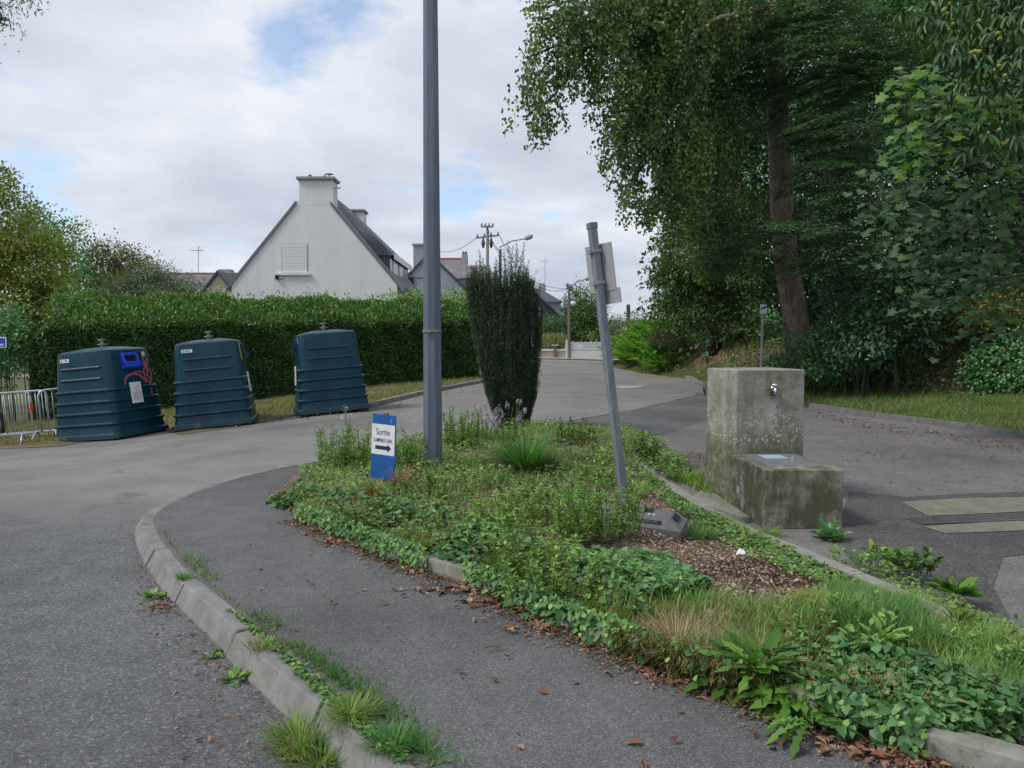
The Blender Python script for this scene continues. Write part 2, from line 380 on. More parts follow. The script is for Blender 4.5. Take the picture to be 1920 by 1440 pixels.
# ================================================================ ground materials
def asphalt(name, base, pebble, patch, fine=260, rough=.85, ygrad=None, crack=.5):
    t = NT(name)
    v = t.vor(fine, out='Color'); vs = t.sep(v)[0]
    agg = t.ramp(vs, [(0, tuple(x * .62 for x in base)), (.55, base), (.86, tuple(x * 1.25 for x in base)), (1, pebble)])
    big = t.ramp(t.noise(.55, 5, .6), [(.3, .72), (.5, 1.0), (.72, 1.22)])
    col = t.mix(1, agg, big, 'MULTIPLY')
    st = t.ramp(t.noise(3.5, 6, .65, dist=.4), [(.35, .86), (.6, 1.06)])
    col = t.mix(1, col, st, 'MULTIPLY')
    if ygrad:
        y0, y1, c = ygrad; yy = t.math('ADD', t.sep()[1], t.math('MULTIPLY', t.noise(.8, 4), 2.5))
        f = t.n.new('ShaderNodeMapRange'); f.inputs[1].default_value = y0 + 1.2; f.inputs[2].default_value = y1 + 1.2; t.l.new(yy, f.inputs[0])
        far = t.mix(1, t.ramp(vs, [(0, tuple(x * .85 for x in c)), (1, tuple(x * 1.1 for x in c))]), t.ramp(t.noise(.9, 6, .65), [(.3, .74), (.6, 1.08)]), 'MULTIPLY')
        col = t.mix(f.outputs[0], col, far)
    # fine cracks and oil stains of their own shape
    wv = t.n.new('ShaderNodeVectorMath'); wv.operation = 'ADD'; t.l.new(t.tc, wv.inputs[0]); nn = t.n.new('ShaderNodeTexNoise'); nn.inputs['Scale'].default_value = 1.3; nn.inputs['Detail'].default_value = 6; t.l.new(t.tc, nn.inputs['Vector'])
    t.l.new(nn.outputs['Color'], wv.inputs[1]); cr = t.ramp(t.vor(.55, 'DISTANCE_TO_EDGE', 'Distance', wv.outputs[0]), [(0, 1), (.010, 0)])
    cr = t.math('MULTIPLY', cr, t.ramp(t.noise(.45, 3), [(.50, 0), (.56, 1)])); col = t.mix(t.math('MULTIPLY', cr, crack), col, (.03, .03, .03))
    oil = t.math('MULTIPLY', t.ramp(t.noise(1.1, 6, .7), [(.60, 0), (.70, .45)]), 1.0); col = t.mix(oil, col, tuple(x * .45 for x in base))
    pale = t.ramp(t.noise(1.7, 7, .7, t.map(loc=(5, 3, 0))), [(.60, 0), (.72, .35)]); col = t.mix(pale, col, tuple(min(1, x * 1.7) for x in base))
    t.bump(t.vor(fine), .004); return t.fin(col, rough, 0, .3)
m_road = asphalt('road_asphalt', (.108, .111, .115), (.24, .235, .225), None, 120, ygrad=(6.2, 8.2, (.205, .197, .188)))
m_pave = asphalt('pavement_asphalt', (.116, .117, .119), (.24, .235, .225), None, 190, crack=.0)
m_lot = asphalt('lot_asphalt', (.155, .147, .147), (.26, .25, .24), None, 150)
m_patch = asphalt('patch_asphalt', (.080, .077, .078), (.20, .19, .18), None, 120)
def mk_ground():
    t = NT('ground_soil')
    g = t.ramp(t.noise(1.6, 8, .7), [(.3, (.035, .045, .014)), (.5, (.075, .085, .025)), (.62, (.11, .10, .04)), (.75, (.12, .075, .045))])
    nz = t.n.new('ShaderNodeNewGeometry'); nzz = t.sep(nz.outputs['Normal'])[2]
    soil = t.ramp(t.noise(5, 7, .7), [(.3, (.05, .032, .02)), (.55, (.14, .088, .055)), (.75, (.22, .15, .10))])
    f = t.ramp(nzz, [(.80, 1.0), (.93, 0.0)]); t.bump(t.noise(9, 6), .06)
    return t.fin(t.mix(f, g, soil), .95)
m_ground = mk_ground()
def mk_soil():
    t = NT('bed_soil'); v = t.vor(70, out='Color'); s = t.sep(v)[0]
    c = t.ramp(s, [(0, (.05, .034, .024)), (.5, (.14, .095, .068)), (.8, (.23, .165, .12)), (1, (.38, .30, .23))])
    c = t.mix(1, c, t.ramp(t.noise(1.8, 5), [(.35, .5), (.65, 1.15)]), 'MULTIPLY'); t.bump(t.vor(60), .012); return t.fin(c, .95)
m_soil = mk_soil()
def mk_conc(name, base, dirt, green, gs=1.0, rough=.85):
    t = NT(name)
    c = t.ramp(t.noise(7, 8, .65), [(.3, tuple(x * .7 for x in base)), (.55, base), (.75, tuple(min(1, x * 1.25) for x in base))])
    c = t.mix(t.ramp(t.noise(2.2, 7, .68), [(.48, 0.0), (.66, gs)]), c, green)
    c = t.mix(t.ramp(t.noise(16, 6, .7), [(.55, 0.0), (.75, .7)]), c, dirt); t.bump(t.noise(60, 6, .7), .004); return t.fin(c, rough)
m_kerb = mk_conc('kerb_concrete', (.20, .198, .19), (.06, .056, .048), (.12, .12, .085), .8)
m_kerb2 = mk_conc('mossy_kerb', (.24, .235, .21), (.06, .055, .045), (.11, .12, .06), .9)
m_slab = mk_conc('slab_concrete', (.17, .165, .13), (.08, .07, .055), (.19, .19, .13), .7)
# ================================================================ setting
def mk_groundmesh():
    xs = np.concatenate([np.arange(-700, -60, 40), np.arange(-60, -20, 4), np.arange(-20, 3, .8), np.arange(3, 22, .3), np.arange(22, 60, 4), np.arange(60, 701, 40)])
    ys = np.concatenate([np.arange(-100, -10, 15), np.arange(-10, 5, 1.0), np.arange(5, 48, .35), np.arange(48, 100, 5), np.arange(100, 1501, 60)])
    X, Y = np.meshgrid(xs, ys); Z = Zg(X.ravel(), Y.ravel()).reshape(X.shape)
    out = (inpoly(X.ravel(), Y.ravel(), KOUT + [(9, 24), (12, -8)])).reshape(X.shape); Z = Z - .25 * out * (Bank(X.ravel(), Y.ravel()).reshape(X.shape) < .001)
    V = np.stack([X.ravel(), Y.ravel(), Z.ravel()], 1); nx = len(xs); ny = len(ys)
    i = np.arange(nx * ny).reshape(ny, nx); Q = np.stack([i[:-1, :-1], i[:-1, 1:], i[1:, 1:], i[1:, :-1]], -1).reshape(-1, 4)
    me = arrmesh('ground', V, Q.ravel(), np.full(len(Q), 4)); o = link('ground', me, m_ground, smooth_=True); o['kind'] = 'structure'
mk_groundmesh()
VERGE = gpts([(-140, 856), (0, 843), (110, 838), (300, 806), (340, 816), (475, 796), (545, 781), (690, 766), (800, 739), (905, 718), (960, 706)])
roadpoly = [(-30, -12), (-30, 12.2), (-14, 12.4)] + VERGE + gpts([(975, 700), (985, 692), (1004, 684)]) + [(-6, 40), (-30, 43), (-30, 46), (30, 46)] + [(6.2, 45.5)] + EDGE[1:4] + [(6.6, 23), (3.0, 12), (-1, 10.5), (-2, 8), (-1.6, 6), (-.5, 4), (.5, 2), (1.5, -2), (1.5, -12)]
sheet('road', roadpoly, lambda x, y: Hr(x, y) + .004, .55, m_road)
def offs(line, o, side=-1):
    out = []
    for i, p in enumerate(line):
        a = np.array(line[max(i - 1, 0)]); b = np.array(line[min(i + 1, len(line) - 1)]); d = (b - a) / (np.linalg.norm(b - a) + 1e-9); out.append((p[0] - d[1] * side * o, p[1] + d[0] * side * o))
    return out
KIN = offs(KOUT, .095)
pavepoly = KIN + EDGE[4:6] + [(5.0, 16)] + [(3.0, 11), (2.0, 9.2), (1.35, 7.6), (1.5, 6), (2.2, 4.2), (4, 2), (6, -2)]
sheet('pavement', [(p[0], p[1]) for p in pavepoly[:-7]] + [(5.6, 17.2), (2.4, 10.2), (1.25, 8.8), (.7, 7.6), (1.0, 6.2), (1.6, 4.8), (2.3, 3.4), (3.3, 2.0), (5, 0), (6, -3)], Zp, .4, m_pave)
lotpoly = [(.9, 9.3), (1.4, 10.8), (3.2, 12.6), (5.2, 16.5)] + EDGE[4:] + [(6.5, -6), (3.8, 1.8)] + [(q[0] - .02, q[1]) for q in RK[::-1]]
sheet('parking_area', [(5.75, 17.6)] + EDGE[5:] + [(8, -8), (4.2, .5)] + RK[::-1] + [(.75, 9.2), (1.25, 9.6)], lambda x, y: Hr(x, y) + .018, .4, m_lot)
kerb('kerb', [p for p in KOUT if p[1] < 9.2], lambda x, y: Zp(x, y) + .006, Hr, .150, .055, 1.0, .022, -1, m_kerb)
kerb('kerb', [p for p in KOUT if p[1] >= 9.2], lambda x, y: Zp(x, y) + .008, Hr, .12, .01, 1.0, .01, -1, m_kerb)
kb = gpts([(1322, 742), (1318, 726), (1306, 713), (1296, 709)])
kerb('kerb', curvy(kb, 4), lambda x, y: Hr(x, y) + .09, Hr, .22, .03, .8, .01, 1, m_kerb)
kerb('kerb', FK, lambda x, y: Zp(x, y) + .085, Zp, .13, .015, 1.0, .010, 1, m_kerb2)
kerb('kerb', RK, lambda x, y: Hr(x, y) + .14, Hr, .11, .01, 1.0, .010, -1, m_kerb2)
kerb('kerb', gpts([(1180, 826), (1246, 838)], Hr, .1), lambda x, y: Hr(x, y) + .13, Hr, .12, .01, .8, .01, -1, m_kerb2)
kerb('kerb', EDGE[5:], lambda x, y: Hr(x, y) + .11, Hr, .13, .02, 1.0, .01, 1, mk_conc('dark_kerb', (.13, .13, .135), (.05, .05, .045), (.08, .085, .05), .6))
kerb('kerb', VERGE[7:], lambda x, y: Hr(x, y) + .10, Hr, .13, .02, 1.0, .01, 1, m_kerb2)
sheet('planting_bed_soil', BED, Zb, .09, m_soil)
# verge strip of dirt and moss between the street and the hedge
def mk_verge():
    t = NT('verge_dirt'); c = t.ramp(t.noise(2.5, 8, .7), [(.3, (.05, .055, .02)), (.48, (.11, .10, .045)), (.6, (.16, .115, .075)), (.75, (.20, .13, .09))]); t.bump(t.noise(30, 6), .02); return t.fin(c, .95)
m_verge = mk_verge()
sheet('verge', [(-14, 12.45)] + VERGE + [(-1.4, 25), (-12, 19.5), (-18, 16)], lambda x, y: Hr(x, y) + .012 + .06 * smooth(.2, .9, dline(x, y, VERGE)), .3, m_verge)
# asphalt repair, drain slabs and grate by the water point
sheet('asphalt_patch', gpts([(1592, 926), (1700, 936), (1800, 930), (1925, 925), (1960, 980), (1960, 1040), (1880, 1050), (1862, 1105), (1905, 1190), (1850, 1170), (1780, 1135), (1700, 1100), (1600, 1062), (1565, 1020)]), lambda x, y: Hr(x, y) + .023, .12, m_patch)
for q in ([(1690, 946), (1805, 939), (1922, 937), (1990, 960), (1930, 964), (1741, 973)], [(1728, 992), (1800, 988), (1990, 976), (2010, 996), (1880, 1002), (1772, 1006)]):
    sheet('drain_slab', gpts(q), lambda x, y: Hr(x, y) + .028, .15, m_slab)
m_metal = simple('galvanised_steel', (.33, .36, .40), (.24, .27, .31), 9, .5, .55, .001, 90)
m_dark = simple('dark_cavity', (.012, .012, .012), rough=.9)
def grate():
    a, b = G(1700, 977), G(1990, 966); a2 = G(1722, 990); a.z = b.z = 0
    d = (b - a); d.z = 0; L = d.length; d.normalize(); w = (a2 - a).dot(Vector((-d.y, d.x, 0))); n = Vector((-d.y, d.x, 0)); w = abs(w); sgn = -1 if (a2 - a).dot(n) < 0 else 1; n *= sgn; w = max(w, .13)
    t = thing('drain_grate', 'narrow steel drainage grate set between two pale concrete slabs', 'drain', tuple(a + Vector((0, 0, float(Hr(a.x, a.y))))))
    z = float(Hr(a.x, a.y)) + .030; rot = Matrix((d, n, Vector((0, 0, 1)))).transposed(); m = MB(); k = 0
    while k < L: m.box(a + d * k + n * (w / 2) + Vector((0, 0, z)), (.014, w, .008), rot); k += .052
    for e in (0.006, w - .006): m.box(a + d * (L / 2) + n * e + Vector((0, 0, z + .001)), (L, .014, .010), rot)
    m.build('bars', simple('cast_bars', (.16, .155, .15), rough=.7, metal=.3), t)
    q = MB(); q.box(a + d * (L / 2) + n * (w / 2) + Vector((0, 0, z - .006)), (L, w, .004), rot); q.build('channel', m_dark, t)
grate()
p = G(1182, 726); mh = MB(); mh.lathe([(.40, 0), (.40, .012), (.37, .014)], (p.x, p.y, p.z + .003), 28)
o = mh.build('manhole_cover', simple('pale_cover', (.42, .41, .38), rough=.8)); setp(o, 'pale round manhole cover set in the street beyond the leaning post', 'manhole cover')
# ================================================================ OBJECTS
m_teal = None
def mk_teal():
    t = NT('teal_plastic'); z = t.sep()[2]
    c = t.ramp(t.noise(1.5, 6, .65, t.map((1, 1, .35))), [(.3, (.001, .028, .050)), (.6, (.002, .043, .068)), (.8, (.006, .070, .090))])
    c = t.mix(t.ramp(t.noise(5, 7, .75, t.map((1, 1, .18))), [(.58, 0), (.72, .45)]), c, (.03, .085, .095))
    c = t.mix(t.ramp(t.noise(26, 4, .6, t.map((1, .6, 1))), [(.68, 0), (.74, .5)]), c, (.12, .13, .12))
    dust = t.math('MULTIPLY', t.ramp(z, [(.0, .40), (.2, .02)]), t.ramp(t.noise(9, 6, .7), [(.35, 0), (.7, 1)]))
    c = t.mix(dust, c, (.14, .125, .10)); t.bump(t.noise(120, 3), .0015); return t.fin(c, .36, 0, .32)
m_teal = mk_teal()
m_white = simple('white_print', (.78, .79, .80), (.70, .71, .73), 4, .5)
m_ink = simple('dark_ink', (.02, .025, .09), rough=.6)
m_blk = simple('black_rubber', (.018, .018, .019), rough=.8)
m_blue = simple('blue_plastic', (.010, .065, .62), (.02, .10, .70), 3, .35)
m_red = simple('red_spray', (.42, .09, .11), (.28, .10, .12), 8, .6)
m_yel = simple('yellow_plastic', (.80, .72, .03), rough=.4)
def ringsec(hx, hy, rc, n=5):
    out = []
    for cx, cy, a0 in ((hx - rc, hy - rc, 0), (-hx + rc, hy - rc, 90), (-hx + rc, -hy + rc, 180), (hx - rc, -hy + rc, 270)):
        for k in range(n + 1):
            a = R(a0 + 90 * k / n); out.append((cx + rc * math.cos(a), cy + rc * math.sin(a)))
    return out
def container(label, loc, rotz, tilt, front, hook, extras):
    t = thing('recycling_container', label, 'recycling container', loc, (0, 0, 0), 'teal recycling containers in front of the hedge')
    t.rotation_mode = 'XYZ'; t.rotation_euler = (Matrix.Rotation(tilt, 3, 'Y') @ Matrix.Rotation(rotz, 3, 'Z')).to_euler()
    Hh = 1.62
    def half(z): # tapered hull
        k = z / Hh; return .68 - .12 * k, .67 - .125 * k
    prof = []; ribs = [.30, .50, .70, .90]
    prof.append((.03, .05)); prof.append((.10, .05)); prof.append((.12, .012))
    for r in ribs: prof += [(r - .05, .0), (r - .034, .022), (r - .018, .031), (r - .004, .030), (r + .010, .012), (r + .018, -.004)]
    prof += [(1.1, -.004), (1.3, -.004), (1.50, -.004), (1.585, -.012), (1.61, -.045)]
    m = MB(); V = []; nn = 24
    for z, o in prof:
        hx, hy = half(z); rc = .12 ; V += [(x, y, z) for x, y in ringsec(hx + o, hy + o, min(rc, .2))]
    hx, hy = half(1.6); V += [(x, y, 1.66) for x, y in ringsec(hx * .45, hy * .45, .1)]
    L = len(prof) + 1; Fc = [(i * nn + k, i * nn + (k + 1) % nn, (i + 1) * nn + (k + 1) % nn, (i + 1) * nn + k) for i in range(L - 1) for k in range(nn)]
    Fc += [tuple(range(nn))[::-1], tuple((L - 1) * nn + k for k in range(nn))]; m.add(V, Fc)
    for s in (-1, 1): # short upper ribs on both flanks
        for z in (1.10, 1.30):
            hx, hy = half(z); m.tube([(-hx + .17, s * (hy - .004), z), (hx - .17, s * (hy - .004), z)], .026, 10)
    b = m.build('body', m_teal, t, world=False, bevel=.004, sm=True)
    for md in list(b.modifiers): b.modifiers.remove(md)
    b.data.polygons.foreach_set('use_smooth', [abs(p.normal.z) < 2 for p in b.data.polygons])
    md = b.modifiers.new('edges', 'EDGE_SPLIT'); md.split_angle = R(34)
    s = MB(); s.add([(x, y, z) for z in (0.0, .045) for x, y in ringsec(.67, .655, .06)], [tuple(range(24))[::-1], tuple(range(24, 48))] + [(i, (i + 1) % 24, 24 + (i + 1) % 24, 24 + i) for i in range(24)]); s.build('base_plate', m_blk, t, world=False)
    h = MB(); h.lathe([(.04, 1.64), (.04, 1.70), (.08, 1.71), (.08, 1.73), (.03, 1.735), (.03, 1.785), (.07, 1.795), (.07, 1.815), (.02, 1.82)], n=14); h.build('lifting_mushroom', simple('pale_metal', (.30, .31, .30), rough=.5, metal=.4), t, world=False)
    # slot hood on the front face (front = +1 -> local +x, -1 -> local -x)
    f = front; sl = -(half(1)[0] - half(0)[0]); ang = math.atan(.12 / Hh)
    def onf(y, z, off=0): return (f * (half(z)[0] + off), y, z)
    def card(y0, y1, z0, z1, off, mat, name, par=t, th=.004):
        q = MB(); q.prism([onf(y0, z0, off), onf(y1, z0, off), onf(y1, z1, off), onf(y0, z1, off)], (f * th, 0, 0)); return q.build(name, mat, par, world=False)
    if 'blue' in extras: hood, hm = m_blue, 1
    else: hood = m_teal
    y0, y1 = -.24, .14
    if 'yellow' in extras: card(-.46, -.38, 1.22, 1.55, .006, m_yel, 'yellow_strip')
    q = MB()
    q.prism([onf(y0, 1.22, -.01), onf(y1, 1.22, -.01), onf(y1, 1.26, .10), onf(y0, 1.26, .10)], (0, 0, .10))
    for yy in (y0, y1 - .04): q.prism([onf(yy, 1.30, -.01), onf(yy, 1.30, .09), onf(yy, 1.52, .03), onf(yy, 1.52, -.01)], (0, .04, 0))
    q.prism([onf(y0 + .03, 1.47, -.01), onf(y1 - .03, 1.47, -.01), onf(y1 - .03, 1.47, .05), onf(y0 + .03, 1.47, .05)], (0, 0, .05))
    hd = q.build('slot_hood', hood, t, world=False, bevel=.006); card(y0 + .03, y1 - .03, 1.33, 1.47, .002, m_dark, 'slot', hd)
    pc = card(-.17, .11, .60, .98, .022, m_white, 'poster', th=.012); pc['label'] = 'white instruction poster with dark print'
    tx = MB()
    for k, z in enumerate(np.arange(.66, .80, .022)):
        tx.prism([onf(-.13, z, .0345), onf(.08, z, .0345), onf(.08, z + .009, .0345), onf(-.13, z + .009, .0345)], (f * .001, 0, 0))
    for yy, z, w in ((-.07, .86, .05), (.0, .90, .05), (.04, .85, .035), (-.03, .83, .03)):
        tx.prism([onf(yy, z - .01, .0345), onf(yy + w * .5, z - .02, .0345), onf(yy + w, z, .0345), onf(yy + w * .4, z + .03, .0345)], (f * .001, 0, 0))
    tx.build('print', simple('grey_ink', (.40, .38, .38), rough=.6), pc, world=False)
    # number tag on the flank facing the street (local -y)
    hx, hy = half(1.46); tag_x = -.34 if front > 0 else None
    if tag_x is not None:
        q = MB(); q.prism([(tag_x - .09, -half(1.43)[1] - .002, 1.43), (tag_x + .10, -half(1.43)[1] - .002, 1.43), (tag_x + .10, -half(1.49)[1] - .002, 1.49), (tag_x - .09, -half(1.49)[1] - .002, 1.49)], (0, -.004, 0)); tg = q.build('number_tag', m_white, t, world=False)
        mt = Matrix.Translation((tag_x, -half(1.46)[1] - .0085, 1.46)) @ Matrix.Rotation(R(90) - math.atan(.125 / Hh), 4, 'X'); text_mesh(extras[0], .06, 'tag_text', m_ink, tg, mt)
    else:
        card(-.44, -.38, 1.42, 1.54, .004, simple('cream_sticker', (.6, .55, .40)), 'sticker')
    if 'graffiti' in extras:
        card(.30, .38, 1.44, 1.53, .004, simple('cream_sticker', (.6, .55, .40)), 'sticker')
        def stroke(pts, w, m):
            P = curvy(pts, 6)
            for (a, b) in zip(P[:-1], P[1:]):
                a = np.array(a); b = np.array(b); d = b - a; d /= np.linalg.norm(d) + 1e-9; nrm = np.array([-d[1], d[0]]) * w / 2; a = a - d * .003; b = b + d * .003
                m.prism([onf(*(a + nrm), .003), onf(*(a - nrm), .003), onf(*(b - nrm), .003), onf(*(b + nrm), .003)], (f * .0012 * random.uniform(.6, 1.3), 0, 0))
        g = MB()
        _s=stroke
        def stroke(p, w, m): _s(p, w * 1.45, m)
        stroke([(.31, 1.42), (.34, 1.33), (.36, 1.22), (.37, 1.14)], .025, g); stroke([(.40, 1.42), (.41, 1.33), (.38, 1.22)], .022, g)
        for cy, cz, ry, rz in ((.33, 1.16, .05, .07), (.42, 1.10, .05, .09), (.34, 1.30, .03, .05)):
            stroke([(cy + ry * math.cos(a), cz + rz * math.sin(a)) for a in np.linspace(0, 6.3, 10)], .022, g)
        stroke([(-.24, 1.02), (-.15, 1.10), (0, 1.13), (.15, 1.10), (.25, 1.02), (.30, .95)], .03, g); stroke([(.28, 1.06), (.36, .96), (.44, .98), (.46, 1.15)], .028, g)
        stroke([(.40, .96), (.40, .8), (.39, .66)], .028, g); stroke([(-.24, 1.0), (-.25, .95)], .03, g)
        stroke([(.02, 1.15), (.12, 1.17), (.24, 1.14), (.3, 1.08)], .02, g)
        gg = g.build('graffiti', m_red, t, world=False); gg['label'] = 'red sprayed graffiti loops'
    return t
def onr(px, py): p = G(px, py); return p
def cont_at(px0, px1, py, ydepth):
    x = ((px0 + px1) / 2 - 960) / F * ydepth; return (x, ydepth + .35, float(Hr(x, ydepth + .35)) + .02)
container('leftmost teal recycling container with a blue slot hood and red graffiti', (-7.42, 14.3, float(Hr(-7.3, 14.0)) + .0), R(-14), R(-5.0), 1, 0, ['B-190', 'blue', 'graffiti'])
container('middle teal recycling container with a yellow strip beside its slot', (-5.68, 14.9, float(Hr(-5.5, 14.6)) + .0), R(14), R(-5.2), 1, 0, ['E-R03', 'yellow'])
container('rightmost teal recycling container, its slot side turned left', (-3.72, 15.9, float(Hr(-3.7, 15.5)) + .02), R(20), R(-4.8), -1, 0, ['', 'teal'])
# ---------------------------------------------------------------- crowd barriers
def barrier(label, a, b, legs=(.12, .88)):
    a = Vector(a); b = Vector(b); d = (b - a); L = Vector((d.x, d.y, 0)).length
    t = thing('crowd_barrier', label, 'barrier', a, (0, -math.atan2(d.z, L), math.atan2(d.y, d.x)), 'galvanised crowd barriers by the containers')
    m = MB(); r = .1; H0, H1 = .20, .96
    path = [(0, 0, H0), (0, 0, H1 - r), (r * .3, 0, H1 - r * .3), (r, 0, H1), (L - r, 0, H1), (L - r * .3, 0, H1 - r * .3), (L, 0, H1 - r), (L, 0, H0), (0, 0, H0)]
    m.tube(path, .019, 10); m.build('frame', m_galv, t, world=False, sm=True)
    for i, x in enumerate(np.arange(.11, L - .06, .112)):
        q = MB(); q.tube([(x, 0, H0), (x, 0, H1)], .0075, 6); q.build('bar', m_galv, t, world=False, sm=True)
    for x in legs:
        q = MB(); x = x * L
        q.tube([(x, -.30, .0), (x, -.04, H0 - .01), (x, .04, H0 - .01), (x, .30, 0)], .017, 8); q.build('foot', m_galv, t, world=False, sm=True)
    return t
m_galv = simple('barrier_zinc', (.50, .53, .57), (.40, .43, .47), 12, .4, .5)
def gp(px, py): return G(px, py)
A1 = gp(66, 832); A0 = A1 + Vector((-2.35, -.95, 0)); A0.z = float(Hr(A0.x, A0.y)) + .0
bA = barrier('front galvanised crowd barrier with a red band, cut by the left edge', A0, A1, (.2, .93))
q = MB(); LL = (Vector((A1.x - A0.x, A1.y - A0.y, 0))).length; q.tube([(LL, 0, .60), (LL, 0, .76)], .025, 10); q.build('red_band', simple('red_tape', (.65, .06, .03)), bA, world=False)
B1 = A1 + Vector((.10, .34, .0)); B0 = B1 + Vector((-2.4, -.42, 0)); B0.z = float(Hr(B0.x, B0.y)); barrier('rear galvanised crowd barrier standing behind the one with the red band', B0, B1, (.2, .9))
C0 = A1 + Vector((.12, .05, .01)); C1 = C0 + Vector((1.1, .95, .10)); barrier('galvanised crowd barrier running behind the leftmost recycling container', C0, C1, (.14, .9))
# ---------------------------------------------------------------- motorcycle at the left edge
def motorcycle():
    c = gp(-20, 826); t = thing('motorcycle', 'black motorcycle behind the barrier, only a wheel inside the left edge', 'motorcycle', c, (0, 0, R(8)))
    t.rotation_euler.z = R(12); mb = m_blk; mg = simple('bike_black', (.02, .021, .024), rough=.3); ms = simple('bike_alloy', (.45, .46, .47), rough=.35, metal=.7)
    for x in (0, -1.42):
        w = MB(); prof = []
        for k in range(13): a = 2 * math.pi * k / 12; prof.append((.275 + .055 * math.cos(a), .06 * math.sin(a)))
        w.lathe(prof, (x, 0, .33), 32, 'Y'); tw = w.build('wheel', mb, t, world=False, sm=True)
        r = MB(); r.lathe([(.225, -.045), (.235, -.045), (.235, .045), (.225, .045)], (x, 0, .33), 28, 'Y')
        for k in range(5):
            a = R(72 * k + 20); r.tube([(x, 0, .33), (x + .22 * math.cos(a), 0, .33 + .22 * math.sin(a))], .016, 6)
        r.lathe([(.05, -.06), (.05, .06)], (x, 0, .33), 14, 'Y'); r.build('rim', ms, tw, world=False, sm=True)
    b = MB(); b.tube([(-.0, 0, .33), (-.32, 0, .98)], .03, 8); b.box((-.75, 0, .42), (.42, .26, .34)); b.tube([(-.32, 0, .92), (-.6, 0, .72), (-1.05, 0, .66), (-1.42, 0, .33)], .03, 8); b.build('frame', mg, t, world=False, bevel=.02)
    b = MB(); b.lathe([(.03, -.28), (.12, -.22), (.155, -.05), (.14, .1), (.08, .26)], (-.62, 0, .84), 16, 'X'); b.build('fuel_tank', mg, t, world=False, sm=True)
    b = MB(); b.box((-1.12, 0, .80), (.62, .24, .09)); b.build('seat', mb, t, world=False, bevel=.04)
    b = MB(); b.tube([(-.34, -.34, 1.05), (-.30, -.12, 1.03), (-.30, .12, 1.03), (-.34, .34, 1.05)], .014, 8); b.build('handlebar', mg, t, world=False)
    b = MB(); b.lathe([(.02, -.05), (.085, 0), (.09, .06)], (-.25, 0, .92), 16, 'X'); b.build('headlight', ms, t, world=False, sm=True)
motorcycle()
# blue street sign at the far left
def bluesign():
    p = at(-28, 720, 14.5); z0 = float(Hr(p.x, p.y)); t = thing('street_sign', 'small blue street name sign with white edge at the left picture edge', 'sign', (p.x, p.y, z0))
    top = at(-28, 630, 14.5).z; m = MB(); m.tube([(p.x, p.y + .03, z0), (p.x, p.y + .03, top + .1)], .03, 8); m.build('post', m_metal, t)
    a, b = at(-72, 652, 14.5), at(12, 632, 14.5); pb = simple('sign_blue', (.01, .06, .48), rough=.35)
    m = MB(); m.span((a.x, 14.49, a.z), (b.x, 14.50, b.z)); pl = m.build('plate', m_white, t, bevel=.002)
    m = MB(); m.span((a.x + .02, 14.484, a.z + .02), (b.x - .02, 14.488, b.z - .02)); bl = m.build('blue_field', pb, pl)
    m = MB()
    for k in range(5): m.span((b.x - .05 - .028 * k - .018, 14.480, a.z + .035), (b.x - .05 - .028 * k, 14.4835, a.z + .075))
    m.build('lettering', m_white, bl)
bluesign()
# ---------------------------------------------------------------- tall pole
def pole():
    Y = 8.1; b = at(812, 885, Y); z0 = float(Zb(b.x, Y)); t = thing('tall_pole', 'tall grey octagonal metal pole rising from the planting bed out of frame', 'pole', (b.x, Y, z0))
    r0 = 38 / 2 / F * Y / math.cos(R(11)) * .97; m = MB(); zz = [z0 - .1, z0 + 9.2]; m.tube([(b.x, Y, zz[0]), (b.x, Y, zz[1])], [r0, r0 * .50], 8)
    tt = NT('pole_zinc'); zc = tt.map((14, 14, .9)); c = tt.ramp(tt.noise(1.5, 7, .65, zc), [(.3, (.085, .105, .15)), (.5, (.115, .14, .19)), (.72, (.16, .185, .235))])
    c = tt.mix(tt.ramp(tt.noise(28, 5), [(.62, 0), (.8, .4)]), c, (.22, .25, .28)); tt.bump(tt.noise(80, 4), .001)
    m_pole = tt.fin(c, .5, .25)
    m.build('shaft', m_pole, t)
    zb = at(812, 621, Y).z; rr = r0 - (zb - z0) / 9.2 * r0 * .5
    q = MB(); q.lathe([(rr + .004, zb - .012), (rr + .008, zb - .010), (rr + .008, zb + .010), (rr + .004, zb + .012)], (b.x, Y, 0), 24); q.box((b.x - .03, Y - rr - .012, zb), (.05, .02, .03)); q.build('band', simple('steel_band', (.30, .28, .24), rough=.5, metal=.5), t)
pole()
